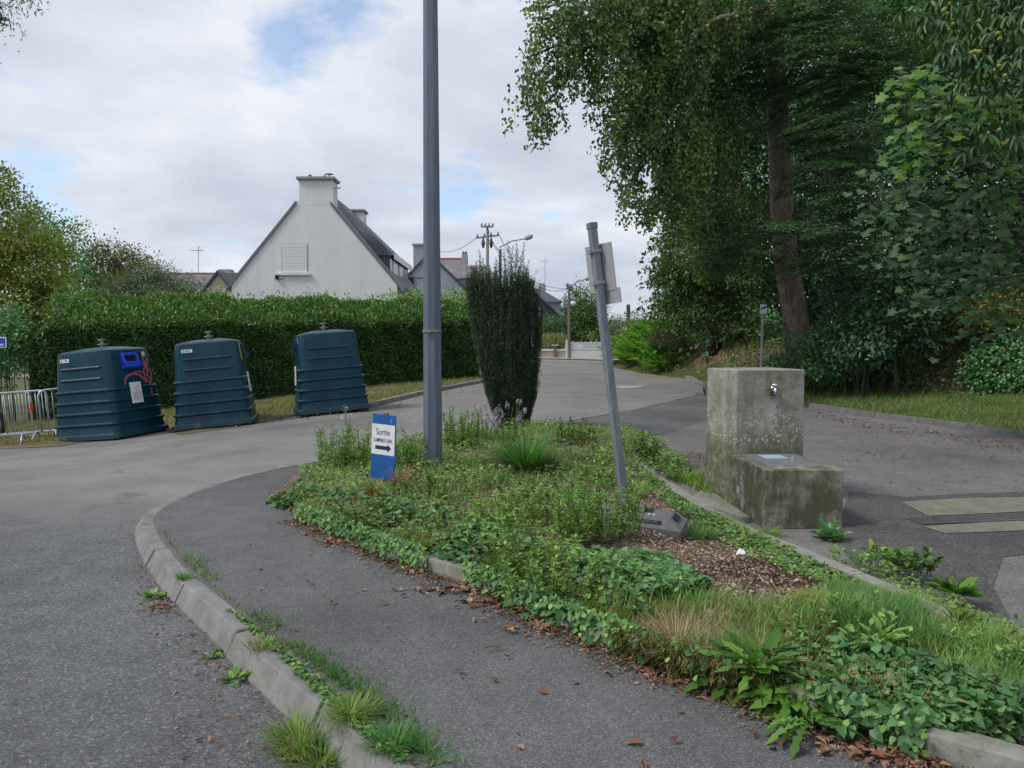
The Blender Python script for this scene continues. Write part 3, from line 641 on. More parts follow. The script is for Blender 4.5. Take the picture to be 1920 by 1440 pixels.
# ---------------------------------------------------------------- leaning sign post with two plates seen from behind
def leanpost():
    Y = 6.15; p0 = at(1173, 950, Y); p1 = at(1110, 424, Y); p0.z -= .05
    t = thing('sign_post', 'leaning galvanised square post with two sign plates seen from behind', 'sign post', p0)
    ax = (p1 - p0).normalized(); m = MB(); d = ax; xx = Vector((1, 0, 0)); yaw = R(24)
    n = Vector((math.sin(yaw), -math.cos(yaw), 0)); n = (n - d * n.dot(d)).normalized(); s = d.cross(n).normalized() * -1
    rot = Matrix((s, n, d)).transposed(); L = (p1 - p0).length; w = .060
    m.box(p0 + d * L / 2, (w, w, L), rot); 
    zt = NT('post_zinc'); c = zt.ramp(zt.noise(1.2, 8, .7, zt.map((22, 22, 3))), [(.3, (.12, .14, .165)), (.52, (.19, .215, .245)), (.75, (.30, .325, .35))]); zt.bump(zt.noise(70, 4), .001); mp = zt.fin(c, .55, .25)
    m.build('post', mp, t, bevel=.006)
    q = MB(); q.box(p0 + d * (L + .002), (w + .008, w + .008, .05), rot); q.build('cap', simple('grey_plastic', (.17, .18, .19), rough=.6), t, bevel=.004)
    mpl = simple('plate_back', (.40, .41, .42), (.34, .35, .37), 5, .45, .3)
    # plates stand behind the post, turned about its axis
    yw = R(-48); pn = Vector((math.sin(yw), -math.cos(yw), 0)); pn = (pn - d * pn.dot(d)).normalized(); ps = d.cross(pn).normalized() * -1
    pr = Matrix((ps, pn, d)).transposed()
    for zpx, (hh, wd), off, sh, nm, lb in ((500, (.375, .27), .045, .005, 'sign_plate', 'upper grey plate'), (553, (.12, .17), .05, -.075, 'sign_plate', 'small lower grey plate')):
        k = (950 - zpx) / (950 - 424); c = p0 + d * (L * k) - pn * off + ps * sh
        q = MB(); q.box(c, (wd, .003, hh), pr)
        for e in (-1, 1): q.box(c + ps * e * (wd / 2 - .001) - pn * .006, (.003, .014, hh - .004), pr)
        o = q.build(nm, mpl, t, bevel=.001); o['label'] = lb
    for zpx in (470, 527):
        k = (950 - zpx) / (950 - 424); q = MB(); q.box(p0 + d * (L * k), (w + .014, w + .014, .028), rot); q.box(p0 + d * (L * k) + s * (w / 2 + .014), (.02, w * .7, .03), rot); q.box(p0 + d * (L * k) - pn * .03, (.05, .03, .024), pr)
        for e in (-1, 0, 1): q.box(p0 + d * (L * k) + n * (w / 2 + .010) + s * e * .02, (.012, .01, .022), rot)
        q.build('clamp', m_metal, t, bevel=.002)
    # ballast block of recycled rubber
    c = at(1192, 985, 5.7); z = float(Zb(c.x, c.y)) ; u = thing('ballast_block', 'dark grey rubber ballast block with a white scratched M at the leaning post', 'sign base', (c.x, c.y + .06, z - .01), (R(3), R(3), R(-20)))
    mr = simple('recycled_rubber', (.13, .13, .135), (.085, .085, .09), 14, .85, 0, .003, 90)
    q = MB(); q.box((0, 0, .035), (.74, .36, .07)); q.add([(-.36, -.17, .07), (.36, -.17, .07), (.36, .17, .07), (-.36, .17, .07), (-.27, -.10, .125), (.27, -.10, .125), (.27, .12, .125), (-.27, .12, .125)], [(0, 1, 5, 4), (1, 2, 6, 5), (2, 3, 7, 6), (3, 0, 4, 7), (4, 5, 6, 7)])
    q.box((-.02, .04, .14), (.17, .15, .04)); q.build('block', mr, u, world=False, bevel=.008)
    h = MB(); h.prism([(.285, -.06, .1255), (.325, -.06, .096), (.325, .08, .096), (.285, .08, .1255)], (.003, 0, .003)); h.build('handle_recess', m_dark, u, world=False)
    for xx in (.10, -.13): h = MB(); h.box((xx, .055, .1275), (.055, .09, .006)); h.build('post_slot', m_dark, u, world=False)
    e = MB(); e.prism([(.03, -.125, .1085), (.22, -.125, .1085), (.22, -.150, .088), (.03, -.150, .088)], (0, -.002, .002)); e.build('nameplate', m_dark, u, world=False)
    mt = Matrix.Translation((.13, -.055, .1275)); text_mesh('M', .075, 'scratched_letter', simple('chalk', (.62, .62, .60)), u, mt)
    mt = Matrix.Translation((.125, -.1405, .1015)) @ Matrix.Rotation(R(38), 4, 'X'); text_mesh('KOB.50', .042, 'raised_letters', mr, u, mt, .0025)
leanpost()
# ---------------------------------------------------------------- small campsite exit sign
def exitsign():
    Y = 7.3; c = at(719, 838, Y); z0 = float(Zb(c.x, Y))
    t = thing('exit_sign', 'small blue board on a wooden stake with a white paper and right arrow', 'sign', (c.x, Y, z0))
    yaw = R(-20); M4 = Matrix.Translation((c.x, Y, c.z)) @ Matrix.Rotation(yaw, 4, 'Z') @ Matrix.Rotation(R(2.5), 4, 'Y') @ Matrix.Rotation(R(90), 4, 'X')
    W, Hh = .255, .62
    M4 = Matrix.Translation((-c.x, -Y, -z0)) @ M4
    def bx(mat, name, x0, x1, y0, y1, z0_, z1_, par, shear=0):
        q = MB(); V = []
        for z in (z0_, z1_):
            for x, y in ((x0, y0), (x1, y0), (x1, y1), (x0, y1)): V.append(M4 @ Vector((x, y - shear * x, z)))
        q.add(V, [(3, 2, 1, 0), (4, 5, 6, 7), (0, 1, 5, 4), (1, 2, 6, 5), (2, 3, 7, 6), (3, 0, 4, 7)]); return q.build(name, mat, par, world=False)
    tb = NT('board_blue'); cc = tb.ramp(tb.noise(8, 6), [(.3, (.010, .085, .30)), (.7, (.015, .12, .38))]); cc = tb.mix(tb.ramp(tb.noise(40, 3, .5, tb.map((1, 1, .15))), [(.66, 0), (.72, .7)]), cc, (.35, .45, .55)); mb = tb.fin(cc, .35)
    bd = bx(mb, 'board', -W / 2, W / 2, -Hh / 2, Hh / 2, -.004, .004, t, .03)
    wd = simple('stake_wood', (.20, .15, .12), (.12, .09, .075), 9, .9)
    bx(wd, 'stake', -.018, .03, -Hh / 2 - .25, Hh / 2 + .015, -.034, -.006, t)
    pp = bx(m_white, 'paper', -W / 2 + .002, W / 2 - .008, -.075, .215, .005, .0062, bd, .03)
    def txt(s, size, x, y, sx=1, off=0.0):
        sh = Matrix(((1, 0, 0, 0), (-.03, 1, 0, 0), (0, 0, 1, 0), (0, 0, 0, 1)))
        text_mesh(s, size, 'lettering', m_ink, pp, M4 @ sh @ Matrix.Translation((x, y, .0075)), .0003, sx, off)
    txt('Sortie', .085, -.005, .140, .72); txt('CAMPINGS CARS', .050, -.006, .060, .52, .0004)
    for k in range(3): txt('-- -', .02, -.085, .195 - .012 * k, .8)
    ar = [(-.085, -.026), (.045, -.026), (.045, -.048), (.085, -.008), (.045, .032), (.045, .010), (-.085, .010)]
    q = MB(); q.prism([M4 @ Vector((x, y - .03 * x, .0068)) for x, y in ar], M4.to_3x3() @ Vector((0, 0, .0006))); q.build('arrow', m_ink, pp, world=False)
exitsign()
# ---------------------------------------------------------------- concrete water point
def waterpoint():
    x0, y0 = 2.115, 6.40
    zf = float(Hr(x0, y0)) + .018
    t = thing('water_point', 'mossy concrete water point, tall block with tap above a low metal topped block', 'water point', (x0, y0, zf), (0, 0, R(3)))
    def mossy(name, low):
        m = NT(name); z = m.sep()[2]
        c = m.ramp(m.noise(6, 8, .68), [(.28, (.15, .145, .12)), (.5, (.27, .265, .225)), (.72, (.37, .36, .31))])
        stk = m.noise(2.5, 6, .65, m.map((2.6, 2.6, .45)))
        g = m.ramp(stk, [(.47, 0.0), (.66, .8)]); c = m.mix(g, c, m.ramp(m.noise(24, 6), [(.3, (.095, .095, .045)), (.7, (.20, .195, .11))]))
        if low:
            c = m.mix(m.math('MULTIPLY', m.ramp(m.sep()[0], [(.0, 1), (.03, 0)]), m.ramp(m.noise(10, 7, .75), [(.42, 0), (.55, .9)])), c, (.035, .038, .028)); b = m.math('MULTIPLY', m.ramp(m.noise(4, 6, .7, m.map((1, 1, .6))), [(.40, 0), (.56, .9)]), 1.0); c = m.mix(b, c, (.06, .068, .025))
        else:
            b = m.math('MULTIPLY', m.ramp(z, [(.50, .9), (.78, 0)]), m.ramp(m.noise(14, 6), [(.3, .2), (.55, 1)])); c = m.mix(b, c, (.085, .09, .03))
            sp = m.math('MULTIPLY', m.ramp(m.vor(34), [(.28, 1), (.42, 0)]), m.ramp(z, [(.55, 0), (.64, 1), (.85, .9), (1.08, 0)])); c = m.mix(m.math('MULTIPLY', sp, m.ramp(m.noise(7, 6), [(.40, 0), (.52, .9)])), c, (.48, .48, .44))
            xx = m.sep()[0]; du = m.math('POWER', m.math('DIVIDE', m.math('SUBTRACT', xx, .40), .13), 2.0); dz = m.math('POWER', m.math('DIVIDE', m.math('SUBTRACT', z, .93), .14), 2.0)
            rr = m.math('ADD', m.math('ADD', du, dz), m.math('MULTIPLY', m.noise(9, 7, .7), 3.2)); c = m.mix(m.ramp(m.math('MULTIPLY', rr, .4), [(.62, .55), (.95, 0)]), c, (.46, .46, .45))
        c = m.mix(m.ramp(m.noise(20, 7, .75), [(.56, 0), (.68, .85)]), c, (.05, .05, .038))
        m.bump(m.noise(38, 8, .75), .010); return m.fin(c, .92)
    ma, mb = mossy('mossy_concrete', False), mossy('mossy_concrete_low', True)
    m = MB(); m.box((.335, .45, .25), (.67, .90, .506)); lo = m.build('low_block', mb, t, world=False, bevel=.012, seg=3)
    m = MB(); m.box((.350, 1.235, .65), (.70, .66, 1.31), Matrix.Rotation(R(7), 3, 'Z')); m.build('tall_block', ma, t, world=False, bevel=.012, seg=3)
    # steel frame and lid
    msl = simple('worn_zinc', (.42, .44, .46), (.30, .31, .32), 10, .35, .7)
    m = MB(); m.box((.34, .50, .508), (.50, .66, .012)); lid = m.build('metal_lid', msl, t, world=False, bevel=.002)
    m = MB(); m.box((.34, .50, .516), (.44, .60, .006)); m.build('lid_panel', simple('lid_grey', (.36, .37, .38), (.25, .26, .27), 12, .4, .6), lid, world=False)
    m = MB(); m.box((.31, .62, .5205), (.20, .22, .003)); m.build('notice', simple('pale_blue_label', (.42, .58, .78), rough=.25), lid, world=False)
    m = MB(); m.lathe([(.018, .517), (.018, .545), (.010, .55)], (.42, .44, 0), 12); m.build('lid_handle', m_metal, lid, world=False)
    # push tap
    mc = simple('chrome', (.75, .76, .78), rough=.15, metal=1.0)
    tx, ty, tz = .405, .895, 1.13
    m = MB(); m.tube([(tx, ty + .03, tz), (tx, ty - .035, tz), (tx, ty - .055, tz - .008), (tx - .004, ty - .062, tz - .03), (tx - .004, ty - .062, tz - .055)], [.014, .014, .013, .010, .009], 12); m.lathe([(.026, -.004), (.026, .012)], (tx, ty - .01, tz), 16, 'Y')
    m.lathe([(.016, 0), (.024, .006), (.026, .028), (.016, .036)], (tx, ty - .04, tz + .012), 16); m.build('tap', mc, t, world=False, sm=True)
    m = MB(); m.box((tx, ty - .006, tz - .045), (.05, .03, .05)); m.build('tap_socket', simple('dark_metal', (.05, .045, .035), rough=.6), t, world=False, bevel=.008)
waterpoint()
a = [G(px, py, Hr, .10) for px, py in ((1300, 928), (1332, 938), (1432, 1000), (1392, 984))]
m = MB(); m.prism([(2.0, 7.95, .03), (1.74, 7.45, .03), (1.86, 7.0, .03), (1.99, 6.62, .03), (2.06, 6.62, .03), (2.02, 7.95, .03)], (0, 0, .055)); o = m.build('concrete_step', m_kerb2, None, bevel=.006); setp(o, 'low concrete footing between the bed kerb and the water point', 'footing')
# ---------------------------------------------------------------- small sign post behind the water point
def smallsign():
    Y = 18.6; b = at(1426, 716, Y); top = at(1431, 572, Y); z0 = float(Zg(b.x, Y)); t = thing('small_sign', 'thin steel post with a small white plate beyond the water point', 'sign', (b.x, Y, z0))
    m = MB(); m.tube([(b.x, Y, z0), (top.x, Y, top.z)], .032, 8); m.build('post', simple('thin_post_zinc', (.32, .36, .38), rough=.5, metal=.3), t)
    a, c = at(1424, 588, Y), at(1437, 571, Y); m = MB(); m.span((a.x, Y - .05, a.z), (c.x, Y - .035, c.z)); pl = m.build('plate', simple('plate_white', (.78, .84, .92)), t)
    m = MB(); h = c.z - a.z; m.prism([(a.x + .005, Y - .053, a.z + h * .45), (a.x + .09, Y - .053, a.z + h * .50), (c.x - .005, Y - .053, a.z + h * .72), (c.x - .005, Y - .053, a.z + h * .92), (a.x + .08, Y - .053, a.z + h * .72), (a.x + .005, Y - .053, a.z + h * .55)], (0, .002, 0)); m.build('dark_mark', simple('navy_mark', (.01, .03, .12)), pl)
smallsign()
# ================================================================ BUILDINGS AND STREET FURNITURE FAR OFF
def mk_render():
    t = NT('white_render'); c = t.ramp(t.noise(.8, 7, .65), [(.3, (.66, .67, .69)), (.7, (.76, .77, .78))]); c = t.mix(t.ramp(t.noise(1.1, 7, .7, t.map((2.5, 2.5, .22))), [(.54, 0), (.72, .28)]), c, (.42, .43, .42)); t.bump(t.noise(60, 4), .003); return t.fin(c, .85)
m_render = mk_render()
m_cream = simple('cream_render', (.62, .60, .42), rough=.85)
m_greyr = simple('grey_render', (.33, .36, .42), (.28, .31, .37), .8, .85)
def mk_slate(name, c1, c2, s=3.0):
    t = NT(name); b = t.n.new('ShaderNodeTexBrick'); b.inputs['Scale'].default_value = s; b.inputs['Color1'].default_value = (*c1, 1); b.inputs['Color2'].default_value = (*c2, 1); b.inputs['Mortar'].default_value = (*[x * .55 for x in c1], 1)
    b.inputs['Mortar Size'].default_value = .012; b.inputs['Brick Width'].default_value = .55; b.inputs['Row Height'].default_value = .38
    s_ = t.sep(); cb = t.n.new('ShaderNodeCombineXYZ'); t.l.new(t.math('ADD', s_[0], s_[1]), cb.inputs[0]); t.l.new(s_[2], cb.inputs[1]); t.l.new(cb.outputs[0], b.inputs['Vector'])
    c = t.mix(1, b.outputs[0], t.ramp(t.noise(.9, 6), [(.3, .8), (.7, 1.15)]), 'MULTIPLY'); return t.fin(c, .55, 0, .4)
m_slate = mk_slate('slate', (.050, .058, .078), (.066, .074, .095))
m_slate2 = mk_slate('weathered_slate', (.13, .125, .135), (.19, .18, .18))
m_fascia = simple('grey_fascia', (.16, .18, .21), rough=.6)
m_ridge = simple('red_ridge_tiles', (.36, .11, .07), (.26, .08, .06), 9)
m_win = simple('window_glass', (.03, .035, .045), rough=.12, spec=.6)
def house_body(t, cx, y0, y1, hw, z0, ze, za, mw, mr, verge=.14, over=.0, wallbot=None, roofname='roof', vf=None):
    vf = verge if vf is None else vf
    m = MB(); m.prism([(cx - hw, y0, z0), (cx + hw, y0, z0), (cx + hw, y0, ze), (cx, y0, za), (cx - hw, y0, ze)], (0, y1 - y0, 0)); w = m.build('wall', mw, t)
    s = (za - ze) / hw; th = .16; m = MB(); m2 = None
    for sg in (-1, 1):
        ex = hw + over; a = (cx, y0 - vf, za + .02); b = (cx + sg * ex, y0 - vf, ze - over * s + .02)
        m.prism([a, b, (b[0], b[1], b[2] + th), (a[0], a[1], a[2] + th)], (0, y1 - y0 + verge + vf, 0))
    r = m.build(roofname, mr, t); return w, r
def whitehouse():
    cx, y0, y1 = -9.66, 38.0, 47.3; z0 = .2; t = thing('white_house', 'white gabled house with tall chimney and closed roller shutter behind the hedge', 'house', (cx, y0, z0))
    hw, ze = 4.05, at(440, 533, y0).z; za = ze + hw * 1.205
    w, r = house_body(t, cx, y0, y1, hw, z0, ze, za, m_render, m_slate, .03, .25, vf=-.98)
    m = MB()
    for sg in (-1, 1):
        a = Vector((cx + sg * .84, y0 - .06, za - .84 * 1.205 + .16)); b = Vector((cx + sg * (hw + .25), y0 - .06, ze - .25 * 1.205 + .16)); m.prism([a, b, b + Vector((0, 0, -.20)), a + Vector((0, 0, -.20))], (0, 1.035, 0))
    m.build('verge_board', m_fascia, r)
    for (px0, px1, ptop, Y, nm) in ((561, 625, 337, y0 - .02, 'front'), (0, 0, 0, y1 - 1.0, 'rear')):
        if nm == 'front': xa, xb, zt = at(px0, 400, Y).x, at(px1, 400, Y).x, at(590, ptop, Y).z; d = 1.0
        else: xa, xb, zt = cx - .85, cx + .85, at(660, 398, 46.5).z; d = 1.0
        m = MB(); m.span((xa, Y - (-.016 if nm == 'front' else .03), ze + 3.84 if nm == 'front' else ze + 1.5), (xb, Y + d, zt)); ch = m.build('chimney', m_render, t)
        m = MB(); m.span((xa - .10, Y - .14, zt + .0), (xb + .10, Y + d + .1, zt + .14)); m.build('chimney_cap', simple('cap_concrete', (.30, .30, .28)), ch, bevel=.02)
        if nm == 'front':
            for k, (x, h, rr) in enumerate(((xa + .45, .18, .09), (xb - .50, .14, .09))):
                m = MB(); m.lathe([(rr, zt + .13), (rr * .9, zt + .14 + h)], (x, Y + .4, 0), 12); m.build('chimney_pot', simple('pot_grey', (.14, .13, .13)), ch)
            m = MB(); m.tube([(xb - .28, Y + .4, zt + .14), (xb - .28, Y + .4, zt + .34)], .03, 6); m.lathe([(.22, zt + .34), (.20, zt + .37)], (xb - .28, Y + .4, 0), 14); m.build('chimney_cowl', m_metal, ch)
            m = MB(); m.tube([(xb, Y + .3, zt - .05), (xb + .3, Y + .3, zt - .03)], .03, 6); m.tube([(xb, Y + .3, zt - .35), (xb + .28, Y + .3, zt - .35), (xb + .28, Y + .3, zt - .28)], .03, 6); m.build('aerial_bracket', m_metal, ch)
    # roller shutter window
    a, b = at(529, 511, y0), at(576, 458, y0)
    m = MB(); m.span((a.x - .03, y0 - .012, a.z - .02), (b.x + .03, y0 + .03, b.z + .04)); wn_ = m.build('window', simple('recess_shade_grey', (.50, .51, .53)), t)  # flat grey border, shadow of a recess put into its colour
    n = 16; m = MB()
    for k in range(n):
        z = a.z + (b.z - a.z) * k / n; m.box(((a.x + b.x) / 2, y0 - .020, z + (b.z - a.z) / n / 2), (b.x - a.x - .03, .02, (b.z - a.z) / n - .014))
    m.build('roller_shutter', simple('shutter_white', (.80, .80, .82), (.74, .74, .76), rough=.5), wn_, bevel=.003)
    m = MB(); m.span((a.x - .20, y0 - .12, a.z - .14), (b.x + .14, y0 + .02, a.z - .02)); m.build('sill', m_render, wn_, bevel=.01)
    p = at(520, 520, y0); m = MB(); m.box((p.x, y0 - .08, p.z), (.14, .12, .22)); m.tube([(p.x + .05, y0 - .03, p.z - .1), (p.x + .3, y0 - .02, p.z - .08), (p.x + .36, y0 - .02, p.z + .15)], .012, 5); m.build('outdoor_lamp', m_dark, t, bevel=.02)
    # dormer on the right slope
    fx = -6.10; ya, yb = 39.2, 45.8; zt = at(745, 479, ya).z
    xc = cx + (za - zt) / 1.205
    m = MB(); m.prism([(xc - .2, ya + .05, zt - .15), (fx, ya + .05, ze + .25), (fx, ya + .05, zt - .02), (xc - .2, ya + .05, zt - .02)], (0, yb - ya - .15, 0)); dm = m.build('dormer', simple('dormer_slate', (.11, .12, .145), (.09, .10, .125)), t)
    A, A2, B, B2, Cc, C2 = (cx + .1, ya + 2.2, za + .12), (cx + .1, yb + .6, za + .12), (fx + .18, ya - .05, zt), (fx + .18, yb, zt), (xc - .1, ya - .05, zt), (xc - .1, yb, zt)
    m = MB(); m.add([A, A2, B, B2, Cc, C2], [(0, 2, 4), (0, 1, 3, 2), (1, 5, 3), (2, 3, 5, 4), (0, 4, 5, 1)]); dr = m.build('dormer_roof', m_slate, dm)
    m = MB(); m.span((fx + .18, ya - .07, zt - .20), (fx + .23, yb + .05, zt + .10)); m.span((fx - .03, ya - .03, ze + .3), (fx + .05, ya + .14, zt - .2)); m.build('dormer_fascia', m_white, dr)
    for k in range(3):
        y = ya + .35 + k * 2.05; m = MB(); m.span((fx - .02, y, ze + .35), (fx + .06, y + 1.7, zt - .22)); f = m.build('window', m_white, dm)
        m = MB(); m.span((fx + .06, y + .12, ze + .45), (fx + .075, y + 1.58, zt - .32)); m.build('pane', m_win, f)
whitehouse()
def antenna(name, label, px, pt, pb, Y, grp=None):
    b = at(px, pb, Y); tp = at(px, pt, Y); t = thing(name, label, 'antenna', b); m = MB(); m.tube([b, tp], .022, 5); m.build('mast', m_metal, t)
    m = MB(); z = tp.z - .25; m.tube([(b.x - .45, Y, z), (b.x + .35, Y + .25, z)], .015, 4)
    for k in range(6):
        x = b.x - .42 + .14 * k; m.tube([(x, Y - .25, z + .0), (x + .03, Y + .25, z)], .009, 4)
    m.tube([(b.x + .18, Y - .1, z - .2), (b.x + .18, Y - .1, z + .25)], .012, 4); m.build('aerial', m_metal, t)
def cottage():
    Y = 46.0; z0 = 0.2; cx = at(410, 520, Y).x; t = thing('cream_cottage', 'cream gabled cottage with slate roof left of the white house', 'house', (cx, Y, z0))
    ap = at(408, 513, Y).z; ev = at(441, 553, Y).z; hw = at(441, 500, Y).x - cx
    house_body(t, cx, Y, Y + 4, hw, z0, ev, ap, m_cream, m_slate, .25, .15)
    # long roof running left behind the gable
    a = at(282, 517, Y + 4.2); b = at(440, 513, Y + 4.2); m = MB(); zr = at(350, 513, Y + 4.2).z; zl = zr - 2.6
    m.prism([(a.x, Y + 4.2, zr), (a.x, Y + 1.2, zl), (a.x, Y + 7.2, zl)], (b.x - a.x + .8, 0, 0)); r = m.build('roof', m_slate2, t)
    m = MB(); m.tube([(a.x, Y + 4.2, zr + .02), (b.x + .8, Y + 4.2, zr + .02)], .05, 6); m.build('ridge', m_ridge, r)
    m = MB(); m.span((a.x, Y + 1.5, z0), (b.x + .6, Y + 7, zl + .05)); m.build('wall', m_cream, t)
    m = MB(); m.span((at(446, 548, Y + 3).x - .9, Y + 3, 3.2), (at(446, 548, Y + 3).x, Y + 7, at(446, 545, Y + 3).z)); m.build('lean_to', m_slate, t)
    m = MB(); c = at(420, 512, Y + 6); m.box((c.x, Y + 6.4, c.z), (.8, .8, .5)); m.build('chimney', m_greyr, t)
cottage()
antenna('tv_antenna', 'tv antenna on a thin mast above the cream cottage', 372, 462, 514, 49.5)
def greyhouse(name, label, Y, apx, apz, rx, rz, lx, lz, z0, depth, mw, mr, chim, extra=None):
    ap = at(apx, apz, Y); r = at(rx, rz, Y); l = at(lx, lz, Y); t = thing(name, label, 'house', (ap.x, Y, z0)); m = MB()
    m.prism([(l.x, Y, z0), (r.x, Y, z0), (r.x, Y, r.z), (ap.x, Y, ap.z), (l.x, Y, l.z)], (0, depth, 0)); m.build('wall', mw, t)
    m = MB()
    for q in (l, r):
        e = (q - ap) * .06; m.prism([(ap.x, Y - .15, ap.z), (q.x + e.x, Y - .15, q.z + e.z), (q.x + e.x, Y - .15, q.z + e.z + .18), (ap.x, Y - .15, ap.z + .2)], (0, depth + .3, 0))
    rf = m.build('roof', mr, t)
    for x0, x1, zt, zb, yo in chim:
        a, b = at(x0, zt, Y + yo), at(x1, zb, Y + yo); m = MB(); m.span((a.x, Y + yo - .06, b.z), (b.x, Y + yo + .9, a.z)); c = m.build('chimney', mw, t)
        m = MB(); m.span((a.x - .08, Y + yo - .14, a.z), (b.x + .08, Y + yo + .98, a.z + .12)); m.build('chimney_cap', m_greyr, c)
    return t, rf
t, _ = greyhouse('grey_house', 'blue grey rendered gable house with chimney right of the white house', 56, 806, 478, 890, 560, 722, 560, .4, 8, m_greyr, m_slate, [(775, 806, 460, 520, 0)])
m = MB(); a, b = at(758, 545, 55.9), at(775, 520, 55.9); m.span((a.x, 55.9, a.z - 1.5), (b.x, 55.96, b.z)); m.build('doorway', m_dark, t)
a = at(787, 457, 56.3); m = MB(); m.span((a.x - .25, 56.3, a.z - .15), (a.x + .15, 56.5, a.z)); m.build('chimney_pot', simple('pot_grey', (.14, .13, .13)), t)
def hiproof(name, label, Y, l0, r0, l1, r1, zt, zb, mr, depth=8, chim=None, ridge=True):
    a, b, c, d = at(l0, zt, Y + depth / 2), at(r0, zt, Y + depth / 2), at(r1, zb, Y), at(l1, zb, Y)
    t = thing(name, label, 'house', (d.x, Y, .5)); m = MB(); yb = Y + depth
    m.add([d, c, (c.x, yb, c.z), (d.x, yb, d.z), a, b], [(0, 1, 5, 4), (1, 2, 5), (2, 3, 4, 5), (3, 0, 4), (3, 2, 1, 0)]); rf = m.build('roof', mr, t)
    m = MB(); m.span((d.x + .2, Y + .2, .4), (c.x - .2, yb - .2, d.z)); m.build('wall', m_greyr, t)
    if ridge: m = MB(); m.tube([a + Vector((0, 0, .03)), b + Vector((0, 0, .03))], .10, 6); m.build('ridge', m_ridge, rf)
    if chim:
        q0, q1 = at(chim[0], chim[1], Y + depth / 2), at(chim[2], chim[3], Y + depth / 2); m = MB(); m.span((q0.x, Y + depth / 2 - .4, q1.z), (q1.x, Y + depth / 2 + .4, q0.z)); ch = m.build('chimney', m_greyr, t)
        for k in (0.25, .7): m = MB(); m.lathe([(.12, q0.z), (.1, q0.z + .3)], (q0.x + (q1.x - q0.x) * k, Y + depth / 2, 0), 8); m.build('chimney_pot', m_ridge, ch)
    return t
hiproof('roofed_house', 'house with pale weathered slate roof and red ridge right of the tall pole', 66, 822, 872, 790, 884, 486, 522, m_slate2, 8, (866, 478, 877, 500))
hiproof('dark_roofed_house', 'house with dark slate roof showing just over the dark yew', 74, 870, 915, 850, 940, 498, 535, m_slate2, 8, None, False)
# houses up the street, right of the yew
t, _ = greyhouse('slate_house', 'slate hung house with broad chimney just right of the yew', 64, 985, 535, 1052, 596, 925, 596, .7, 9, m_slate, m_slate, [(962, 1002, 529, 545, 0)])
hiproof('long_roofed_house', 'house with long dark slate roof behind the slate hung gable', 72, 985, 1012, 975, 1056, 541, 566, m_slate, 10, (1010, 537, 1023, 552), False)
t, _ = greyhouse('white_dormer_house', 'small white gable with white window just right of the yew', 58, 985, 556, 1013, 571, 955, 571, .7, 3, m_render, m_slate, [])
m = MB(); a, b = at(997, 597, 57.9), at(1008, 576, 57.9); m.span((a.x, 57.9, a.z), (b.x, 57.98, b.z)); m.build('window', m_win, t)
t, _ = greyhouse('far_white_house', 'white gable wall with dark roof behind the roadside tree', 84, 1072, 566, 1105, 600, 1044, 590, .9, 8, m_render, m_slate, [])
antenna('tv_antenna', 'tall tv antenna above the dark slate roofs up the street', 1022, 484, 545, 70)
m = MB(); m.span((at(1196, 600, 90).x, 90, .8), (at(1232, 600, 90).x, 98, at(1200, 601, 90).z)); o = m.build('distant_house', m_slate2); setp(o, 'low grey roofed house far off above the bracken', 'house')
# garden walls at the end of the street
m_stonew = mk_slate('stone_blocks', (.42, .36, .30), (.52, .45, .38), 4.0)
def gardenwalls():
    Y = 46.0
    def seg(px0, px1, pt, name, mat, label=None, cat='wall', th=.2, yo=0, parent=None, z0=.3):
        a = at(px0, pt, Y + yo); b = at(px1, pt, Y + yo); m = MB(); m.span((a.x, Y + yo, z0), (b.x, Y + yo + th, a.z)); o = m.build(name, mat, parent, bevel=.01)
        if label: setp(o, label, cat)
        return o
    t = thing('stone_wall', 'low stone garden wall with white coping at the end of the street', 'wall', (at(1000, 660, Y).x, Y, .5))
    seg(940, 1064, 658, 'stonework', m_stonew, parent=t); seg(938, 1064, 654.5, 'coping', m_render, parent=t, th=.28, yo=-.04, z0=at(1000, 658, Y).z)
    seg(1038, 1044, 648, 'pier', simple('brown_pier', (.24, .17, .12)), parent=t, th=.3, yo=-.08); seg(1035, 1047, 646.5, 'pier_cap', m_render, parent=t, th=.34, yo=-.12, z0=at(1040, 648, Y).z)
    g = thing('white_gate_wall', 'white rendered wall with slatted white upper panel behind the utility pole', 'wall', (at(1100, 660, Y).x, Y, .5))
    seg(1066, 1262, 658, 'lower_wall', m_render, parent=g, th=.2); seg(1061, 1068, 637, 'pier', m_render, parent=g, th=.3, yo=-.06)
    m = MB(); a, b = at(1069, 657, Y), at(1262, 641, Y); k = a.z
    while k < b.z - .05: m.span((a.x, Y + .04, k), (b.x, Y + .08, k + .065)); k += .085
    m.build('slat_panel', m_white, g)
gardenwalls()
sheet('street_pavement', [(-8, 43.6), (14, 43.6), (14, 46), (-8, 46)], lambda x, y: Hr(x, y) + .05, .8, simple('pale_pavement', (.36, .33, .29), (.29, .27, .24), 2, .9))
